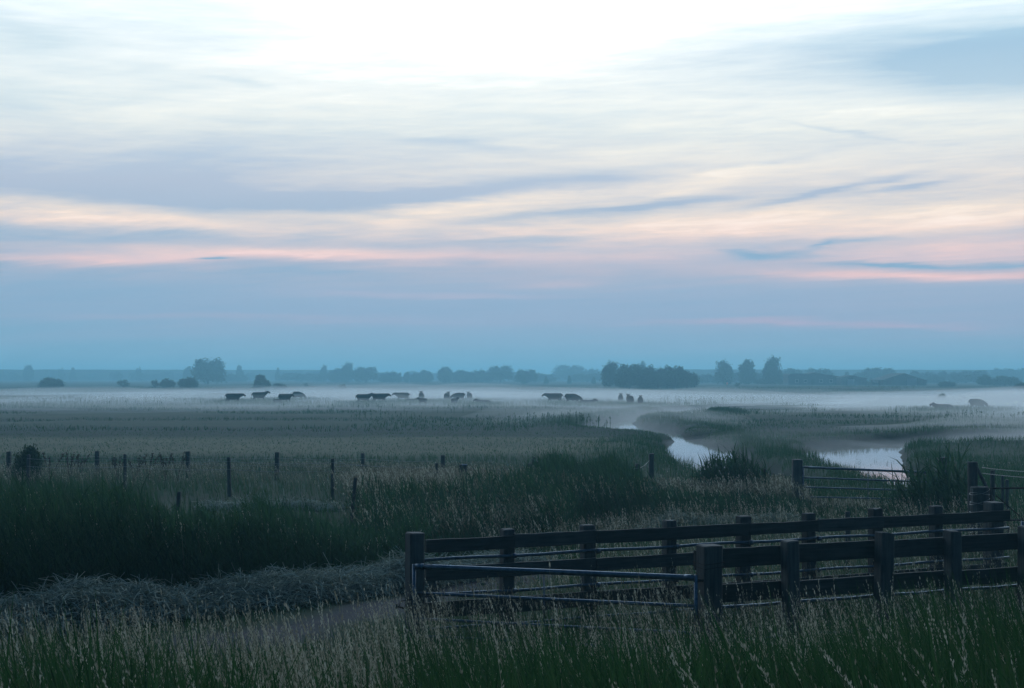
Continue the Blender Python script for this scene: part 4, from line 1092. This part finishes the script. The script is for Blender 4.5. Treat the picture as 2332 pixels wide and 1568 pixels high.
# ------------------------------------------------------------------ trees and bushes
def crown_unit(seed, lobes, n, leaf, name):
    """leaf clumps through a crown 1 wide and 1 high; lobes: (x, z, rx, rz)"""
    rr = np.random.default_rng(seed)
    ctr = []
    for (lx, lz, rx, rz) in lobes:
        k = max(8, int(90*rx*rz/.1))
        a = rr.uniform(0, 2*math.pi, k); c = rr.uniform(-1, 1, k); q = rr.uniform(.35, 1, k)**.6
        sx = np.sqrt(1-c*c)
        ctr.append(np.stack([lx+rx*q*sx*np.cos(a), rx*.9*q*sx*np.sin(a), lz+rz*q*c], -1))
    ctr = np.concatenate(ctr); k = len(ctr)
    ci = rr.integers(0, k, n); rad = rr.uniform(.05, .11, k)
    P_ = ctr[ci]+rr.normal(0, 1, (n, 3))*rad[ci][:, None]*.62
    P_[:, 2] = np.maximum(P_[:, 2], .01)
    d1 = rr.normal(0, 1, (n, 3)); d1 /= np.linalg.norm(d1, axis=1, keepdims=True)
    d2 = np.cross(d1, rr.normal(0, 1, (n, 3))); d2 /= np.linalg.norm(d2, axis=1, keepdims=True)
    sz = rr.uniform(.5, 1.2, (n, 1))*leaf
    V = np.stack([P_-d1*sz, P_-d2*sz*.6, P_+d1*sz, P_+d2*sz*.6], 1).reshape(-1, 3)
    Q = (np.arange(n)*4)[:, None]+np.arange(4)[None, :]
    T = np.repeat(np.clip(rr.uniform(.2, .8, k)[ci]+rr.normal(0, .12, n), 0, 1), 4)
    me = np_mesh(name, V, Q, T); me.materials.append(MATS['leaf_crown']); return me
def trunk_unit(seed, top, r, name):
    rr = random.Random(seed); bm = bmesh.new()
    tube_bm(bm, [(0, 0, -.03), (.01, 0, top*.5), (-.01, .01, top)], [r*1.3, r, r*.7], 8)
    for k in range(5):
        a = rr.uniform(0, 6.28); z0 = top*rr.uniform(.55, 1); l = rr.uniform(.15, .3)
        tube_bm(bm, [(0, 0, z0), (math.cos(a)*l*.5, math.sin(a)*l*.5, z0+l*.5), (math.cos(a)*l, math.sin(a)*l, z0+l*1.0)], [r*.5, r*.32, r*.15], 6)
    me = bpy.data.meshes.new(name); bm.to_mesh(me); bm.free(); me.materials.append(MATS['bark']); return me
LOB = {
 'round':  [(0, .52, .42, .42), (-.26, .38, .22, .30), (.26, .44, .22, .3), (.12, .74, .24, .2), (0, .2, .38, .2)],
 'broad':  [(-.24, .60, .26, .36), (.20, .62, .28, .34), (0, .42, .44, .32), (.38, .36, .12, .25), (-.38, .32, .12, .25)],
 'tall':   [(0, .66, .36, .30), (-.03, .42, .44, .34), (.10, .82, .26, .16), (-.24, .56, .26, .24), (.26, .36, .24, .26), (-.12, .20, .34, .2)],
 'bushy':  [(0, .42, .46, .36), (-.26, .34, .24, .30), (.28, .30, .22, .28), (.08, .70, .26, .24), (-.3, .66, .12, .16)],
 'spire':  [(0, .40, .40, .34), (-.06, .70, .24, .26), (.30, .24, .2, .22), (-.3, .2, .2, .2)],
 'hedge':  [(-.34, .40, .18, .40), (-.1, .52, .2, .42), (.14, .46, .2, .44), (.36, .40, .16, .38), (0, .3, .46, .28)],
 'thin':   [(0, .45, .30, .32), (-.25, .6, .15, .2), (.27, .40, .16, .18), (.1, .75, .12, .16)],
}
CR = {k: [crown_unit(900+i*7+q, v, {'thin': 1300, 'bushy': 4200}.get(k, 5200), {'thin': .042, 'bushy': .040}.get(k, .044), 'crown_'+k) for q in range(2)] for i, (k, v) in enumerate(LOB.items())}
TR = {'tree': trunk_unit(3, .42, .035, 'trunk'), 'bush': trunk_unit(5, .20, .03, 'stem')}
cnt = [0]
def plant(kind, u0, u1, ytop, Y, shape, label, group, name=None, ybase=None):
    """kind tree/bush; columns u0..u1 and top row say how wide and high it is at depth Y"""
    x = wx((u0+u1)/2, Y); gz = float(ground(x, Y)); W = (u1-u0)/F*Y*1.04; H = CAMH+(HY-ytop)/F*Y-gz
    name = name or kind
    e = empty(name, (x, Y, gz), 0, label, 'tree' if kind == 'tree' else 'bush', group)
    cnt[0] += 1; mir = -1 if cnt[0] % 3 == 1 else 1
    rz = ((cnt[0]*37) % 5-2)*.18
    for nm, me in (('crown' if kind == 'tree' else 'foliage', CR[shape][cnt[0] % 2]), ('trunk' if kind == 'tree' else 'stem', TR[kind])):
        o = bpy.data.objects.new(nm, me); COL.objects.link(o); o.parent = e
        o.scale = (W*mir, W, H); o.rotation_euler = (0, 0, rz)
    return e
GB = 'bushes standing in the mist'
for u0, u1, yt, Y, sh, lab in (
 (88, 144, 859, 370, 'bushy', 'wide dark bush standing alone at far left, leftmost in the mist'),
 (264, 297, 863.5, 380, 'thin', 'sparse thin bush between the leftmost bush and the close pair'),
 (343, 364, 863.5, 375, 'thin', 'left and smaller bush of the close pair left of the lone big tree'),
 (364, 395, 861.5, 370, 'bushy', 'right and fuller bush of the close pair left of the lone big tree'),
 (405, 452, 858.5, 365, 'bushy', 'broad bush just below the lone big tree'),
 (576, 616, 853.5, 355, 'spire', 'tall pointed bush above the second cow'),
 (620, 653, 873, 345, 'round', 'low round bush right of the tall pointed bush'),
 (769, 792, 874, 330, 'thin', 'low twiggy bush in the mist left of centre'),
 (690, 704, 872, 420, 'thin', 'tiny faint bush right of the low round bush'),
 (390, 402, 868, 400, 'thin', 'tiny faint bush left of the broad one below the big tree'),
 (2135, 2155, 896, 190, 'round', 'small dark bush above the lying cow at right'),
 (2309, 2345, 871, 330, 'bushy', 'dark bush cut by the right picture edge'),
 (1672, 1686, 870, 420, 'thin', 'tiny bush right of the dark grove'),
 (2138, 2175, 868, 430, 'hedge', 'low hedge-like bush right of the open-sided barn')):
    plant('bush', u0, u1, yt, Y, sh, lab, GB)
# willow bush at the wire fence and small scrub near it
plant('bush', 30, 96, 1010, 41.5, 'round', 'rounded green willow bush growing through the wire fence at left', None)
GT = 'trees on the skyline'
SK = [
 # prominent ones
 (440, 508, 815, 590, 'broad', 'lone big broad tree rising highest on the left skyline'),
 (417, 437, 834, 840, 'round', 'small round tree close left of the lone big tree'),
 (536, 557, 832, 840, 'spire', 'small pointed tree, first one right of the lone big tree'),
 (627, 638, 837, 880, 'spire', 'tiny tree halfway between the lone big tree and the central row'),
 (51, 77, 831.5, 920, 'round', 'small domed tree at the left end of the skyline'),
 (130, 150, 836, 960, 'thin', 'tiny feathery tree, left one of the two small ones at far left'),
 (158, 172, 837, 960, 'spire', 'tiny pointed tree, right one of the two small ones at far left'),
 (308, 326, 833.5, 920, 'thin', 'small ragged tree between the far-left trees and the lone big tree'),
 (729, 746, 833, 800, 'tall', 'small upright tree at the left end of the central tree row'),
 (748, 790, 838, 760, 'hedge', 'low spreading tree left of the taller peak in the central row'),
 (776, 806, 827.5, 744, 'tall', 'taller pointed peak tree near the left end of the central row'),
 (808, 860, 836, 720, 'broad', 'broad tree right of the taller peak tree in the central row'),
 (865, 915, 845, 720, 'hedge', 'low tree clump in the dip of the central row'),
 (918, 934, 846, 720, 'round', 'small round low tree in the central row'),
 (934, 960, 848, 720, 'hedge', 'very low tree between the small round one and the paired tree'),
 (953, 987, 842, 720, 'round', 'middle-height round tree left of the flat-topped tree in the central row'),
 (995, 1032, 835.5, 704, 'round', 'flat-topped dark tree in the middle of the central row'),
 (1030, 1072, 842, 712, 'hedge', 'even low tree directly right of the flat-topped one'),
 (1068, 1116, 841, 712, 'hedge', 'even low tree directly left of the high one ending the central row'),
 (1112, 1168, 833.5, 704, 'broad', 'high broad tree at the right end of the central row'),
 (1177, 1222, 841, 656, 'broad', 'separate broad tree standing just right of the central row'),
 (1262, 1332, 832, 920, 'broad', 'pale wide dome tree between the central row and the dark grove'),
 (1331, 1373, 838.5, 920, 'hedge', 'pale lower tree touching the left of the dark grove'),
 (1455, 1472, 823.5, 720, 'tall', 'pale tree top peeping over the dark grove'),
 (1628, 1670, 823.5, 560, 'tall', 'left one of the three tall round-headed trees right of the grove'),
 (1683, 1721, 820, 560, 'tall', 'middle one of the three tall round-headed trees right of the grove'),
 (1737, 1781, 814.5, 545, 'tall', 'right and tallest of the three tall round-headed trees'),
 (1781, 1834, 838, 680, 'round', 'rounded tree above the left end of the farmhouse roof'),
 (1836, 1895, 838.5, 680, 'broad', 'broad tree above the ridge of the farmhouse'),
 (1921, 1938, 846.5, 680, 'spire', 'small pointed tree right of the farmhouse ridge'),
 (1944, 1978, 845, 680, 'hedge', 'low tree between farmhouse and barn'),
 (1966, 2012, 837.5, 672, 'broad', 'left half of the high pair rising left of the barn gable'),
 (2000, 2042, 838.5, 680, 'round', 'right half of the high pair rising left of the barn gable'),
 (2070, 2102, 843.5, 680, 'round', 'tree rising just right of the barn gable'),
 (2100, 2132, 845, 688, 'hedge', 'low even tree right of the barn, left of the small dome'),
 (2133, 2159, 844, 680, 'round', 'small domed tree right of the barn'),
 (2158, 2186, 846, 688, 'hedge', 'low tree filling the gap right of the small dome'),
 (2186, 2250, 844, 688, 'broad', 'wide low tree left of the pale high wood at right'),
 (2225, 2262, 853, 496, 'bushy', 'darker low tree in front of the wide low one at right'),
 (2256, 2320, 855, 488, 'bushy', 'darker low tree in front of the pale high trees at right'),
 (2260, 2312, 838.5, 880, 'broad', 'pale high tree near the right picture edge'),
 (2302, 2360, 838, 896, 'round', 'pale high tree cut by the right picture edge'),
]
for u0, u1, yt, Y, sh, lab in SK: plant('tree', u0, u1, yt, Y, sh, lab, GT)
GL = 'low growth joining the skyline trees'
for k_, (u0, u1, yt, Y, lab) in enumerate(((1586, 1632, 851, 640, 'low growth just right of the dark grove, left of the three tall trees'), (1655, 1692, 848, 640, 'low growth between the left and middle of the three tall trees'),
    (1708, 1745, 847, 630, 'low growth between the middle and right of the three tall trees'), (1770, 1800, 850, 620, 'low growth between the tallest round-headed tree and the farmhouse'),
    (2108, 2150, 853, 620, 'low growth at the right wall of the barn'), (2170, 2230, 853, 640, 'low growth between barn and right-hand pale trees'),
    (1172, 1262, 850, 760, 'low growth along the foot of the separate broad tree'), (1300, 1375, 851, 760, 'low growth left of the dark grove'), (505, 560, 851, 800, 'low growth right of the lone big tree'), (640, 735, 850, 800, 'low growth left of the central tree row'))):
    plant('bush', u0, u1, yt, Y, ('hedge', 'broad')[k_ % 2], lab, GL)
GG = 'dark grove in the middle of the plain'
for u0, u1, yt, Y, sh, lab in (
 (1369, 1411, 826, 430, 'tall', 'upright tree standing apart at the left end of the dark grove'),
 (1406, 1462, 829, 405, 'broad', 'high left tree of the dark grove'),
 (1440, 1492, 831, 400, 'broad', 'second tree of the dark grove, just right of its high left tree'),
 (1478, 1522, 836, 405, 'bushy', 'lower tree in the dip of the dark grove'),
 (1508, 1562, 832, 398, 'broad', 'high right tree of the dark grove'),
 (1540, 1590, 842, 395, 'bushy', 'right end tree of the dark grove sloping to the ground'),
 (1402, 1440, 852, 392, 'bushy', 'low tree in front of the left of the dark grove'),
 (1450, 1500, 850, 390, 'hedge', 'low tree in front of the middle of the dark grove'),
 (1505, 1550, 852, 391, 'hedge', 'low tree in front of the right of the dark grove')):
    plant('tree', u0, u1, yt, Y, sh, lab, GG)
# small far trees making the broken line, indistinguishable from each other
STRETCH = [(40, 'far left of the small domed tree'), (300, 'between the small domed tree and the small ragged tree'), (440, 'close left of the lone big tree'), (560, 'close right of the lone big tree'),
           (745, 'in the gap before the central tree row'), (1000, 'behind the left half of the central tree row'), (1180, 'behind the right half of the central tree row'), (1380, 'behind the pale wide dome tree'),
           (1700, 'between the dark grove and the three tall trees'), (1800, 'behind the tallest round-headed tree'), (1950, 'behind the farmhouse'), (2110, 'behind the barn'), (2260, 'behind the low trees right of the barn'), (3000, 'behind the pale high trees at the right edge')]
rr = random.Random(5); seen_ = {}
ORD = ['first', 'second', 'third', 'fourth', 'fifth', 'sixth', 'seventh', 'eighth', 'ninth', 'tenth', 'eleventh', 'twelfth']
def sky_label(u):
    t = next(t for e_u, t in STRETCH if u < e_u); seen_[t] = seen_.get(t, 0)+1
    return ORD[seen_[t]-1] + ' small pale tree from left, ' + t
u = -60
while u < 2420:
    w = rr.uniform(20, 48); yt = rr.uniform(843, 850.5)
    gap = (1375 < u < 1585)
    if not gap and rr.random() < .9: plant('tree', u, u+w, yt, rr.uniform(950, 1080), rr.choice(['hedge', 'round', 'broad', 'hedge']), sky_label(u), 'faint far skyline trees')
    u += w*rr.uniform(.65, 1.15)
for u, yt, lb in ((1193, 857, 'leftmost of the four tiny lone pasture trees'), (1244, 856, 'second from the left of the four tiny lone pasture trees'), (1297, 855.5, 'second from the right of the four tiny lone pasture trees'), (1352, 858, 'rightmost of the four tiny lone pasture trees')):
    plant('tree', u-5, u+5, yt, 620, 'spire', lb, 'tiny pasture trees')
GS = 'shrubs around the farm'
for u0, u1, yt, Y, sh, lab in ((1717, 1752, 862, 520, 'bushy', 'left shrub in front of the tallest round-headed tree'), (1748, 1784, 859, 520, 'bushy', 'right shrub in front of the tallest round-headed tree, touching the farmhouse'),
   (1915, 1948, 866, 520, 'hedge', 'low shrub at the right end of the farmhouse'), (1950, 1985, 867, 500, 'hedge', 'low shrub nearer the barn, between it and the farmhouse'), (1985, 2010, 865, 500, 'bushy', 'shrub against the open side of the barn')):
    plant('bush', u0, u1, yt, Y, sh, lab, GS)

# ------------------------------------------------------------------ farm buildings
def prism_bm(bm, x0, x1, y0, y1, prof):
    """extrude a closed (x, z) outline from y0 to y1"""
    a = [bm.verts.new((x, y0, z)) for x, z in prof]; b = [bm.verts.new((x, y1, z)) for x, z in prof]
    n = len(prof)
    bm.faces.new(a); bm.faces.new(b[::-1])
    for k in range(n): bm.faces.new((a[(k+1) % n], a[k], b[k], b[(k+1) % n]))
def slab_roof(bm, pts, y0, y1, th=.18):
    """roof skin following a (x, z) line"""
    up = [(x, z) for x, z in pts]; dn = [(x, z-th) for x, z in pts][::-1]
    prism_bm(bm, 0, 0, y0, y1, up+dn)
def Bz(y, Y): return CAMH+(HY-y)/F*Y
Yb = 470
bx = wx(2059, Yb); k_ = Yb/F
barn = empty('barn', (bx, Yb, 0), 0, 'wide low barn with shallow gable roof and an open left bay', 'barn', 'farm buildings')
L_ = (2008-2059)*k_; Rr_ = (2112-2059)*k_; pk = Bz(850.5, Yb); el_, er_ = Bz(866, Yb), Bz(867.5, Yb)
xo = (2030-2059)*k_
part('wall', barn, 'barn_wall', lambda bm: prism_bm(bm, 0, 0, 0, 16, [(xo, -.3), (Rr_-.3, -.3), (Rr_-.3, er_-.1), (0, pk-.25), (xo, el_+(pk-el_)*(xo-L_)/(-L_)-.25)]))
part('roof', barn, 'roof_sheet', lambda bm: slab_roof(bm, [(L_, el_), (0, pk), (Rr_, er_)], -.6, 16.6))
part('bay_wall', barn, 'barn_wall', lambda bm: prism_bm(bm, 0, 0, 15.2, 15.5, [(L_+.4, -.3), (xo-.02, -.3), (xo-.02, 2.6), (L_+.4, 2.2)]))
for x in (L_+.5, (L_+xo)/2):
    part('bay_post', barn, 'post_wood', lambda bm: post_bm(bm, x, .3, .22, .22, -.2, el_+(pk-el_)*(x-L_)/(-L_)-.22, int(x*10)+50))
dr = part('door', barn, 'pale_panel', lambda bm: board_bm(bm, 1.0, 4.2, -.1, 2.5, -.07, -.005, 3, 6)); 
part('bay_screen', barn, 'pale_panel', lambda bm: board_bm(bm, L_+.8, xo-.4, 1.0, 2.1, 14.9, 15.1, 5, 6))
Yf = 500; k_ = Yf/F; hx_ = wx(1792, Yf)
farm = empty('farmhouse', (hx_, Yf, 0), 0, 'long low farmhouse with a raised ridge, among trees left of the barn', 'house', 'farm buildings')
w1 = (1915-1792)*k_
def px2(u, y): return ((u-1792)*k_, Bz(y, Yf))
prof = [px2(1794, 856), px2(1800, 851.5), px2(1843, 852), px2(1858, 848), px2(1878, 853), px2(1914, 858)]
part('wall', farm, 'barn_wall', lambda bm: prism_bm(bm, 0, 0, 0, 10, [(prof[0][0]+.3, -.3), (prof[-1][0]-.3, -.3)]+[(x-(.2 if x > 5 else -.2), z-.25) for x, z in prof[::-1]]))
part('roof', farm, 'roof_sheet', lambda bm: slab_roof(bm, prof, -.5, 10.5))
for wxx in (3.0, 6.0, 11.5, 15.0):
    wf = part('window', farm, 'pale_panel', lambda bm: board_bm(bm, wxx, wxx+1.1, .9, 2.0, -.06, -.005, int(wxx), 4))
    part('pane', wf, 'window_glass', lambda bm: board_bm(bm, wxx+.1, wxx+1.0, 1.0, 1.9, -.075, -.062, int(wxx)+9, 4))
part('door', farm, 'board_wood', lambda bm: board_bm(bm, 8.6, 9.7, -.1, 2.1, -.06, -.005, 8, 4))
an = empty('shed', (wx(1915, 490), 490, 0), 0, 'small shed with a low gable at the right end of the farmhouse', 'shed', 'farm buildings')
k_ = 490/F; sp = [(0, Bz(860, 490)), ((1938-1915)*k_, Bz(855, 490)), ((1975-1915)*k_, Bz(862, 490))]
part('wall', an, 'barn_wall', lambda bm: prism_bm(bm, 0, 0, 0, 8, [(.2, -.3), (sp[2][0]-.2, -.3), (sp[2][0]-.2, sp[2][1]-.25), (sp[1][0], sp[1][1]-.25), (.2, sp[0][1]-.25)]))
part('roof', an, 'roof_sheet', lambda bm: slab_roof(bm, sp, -.4, 8.4))
part('door', an, 'pale_panel', lambda bm: board_bm(bm, 2.2, 4.6, -.1, 2.1, -.06, -.005, 4, 4))
mk = empty('orange_plate', (wx(1656, 420), 420, 0), 0, 'tiny orange marker on a stake out on the pasture right of the grove', 'plate')  # small orange square of colour raised on a stake
part('panel', mk, 'orange_panel', lambda bm: board_bm(bm, -.28, .28, .75, 1.35, -.03, 0, 2, 4))
part('stake', mk, 'post_wood', lambda bm: post_bm(bm, 0, .06, .10, .10, -.2, 1.3, 2))
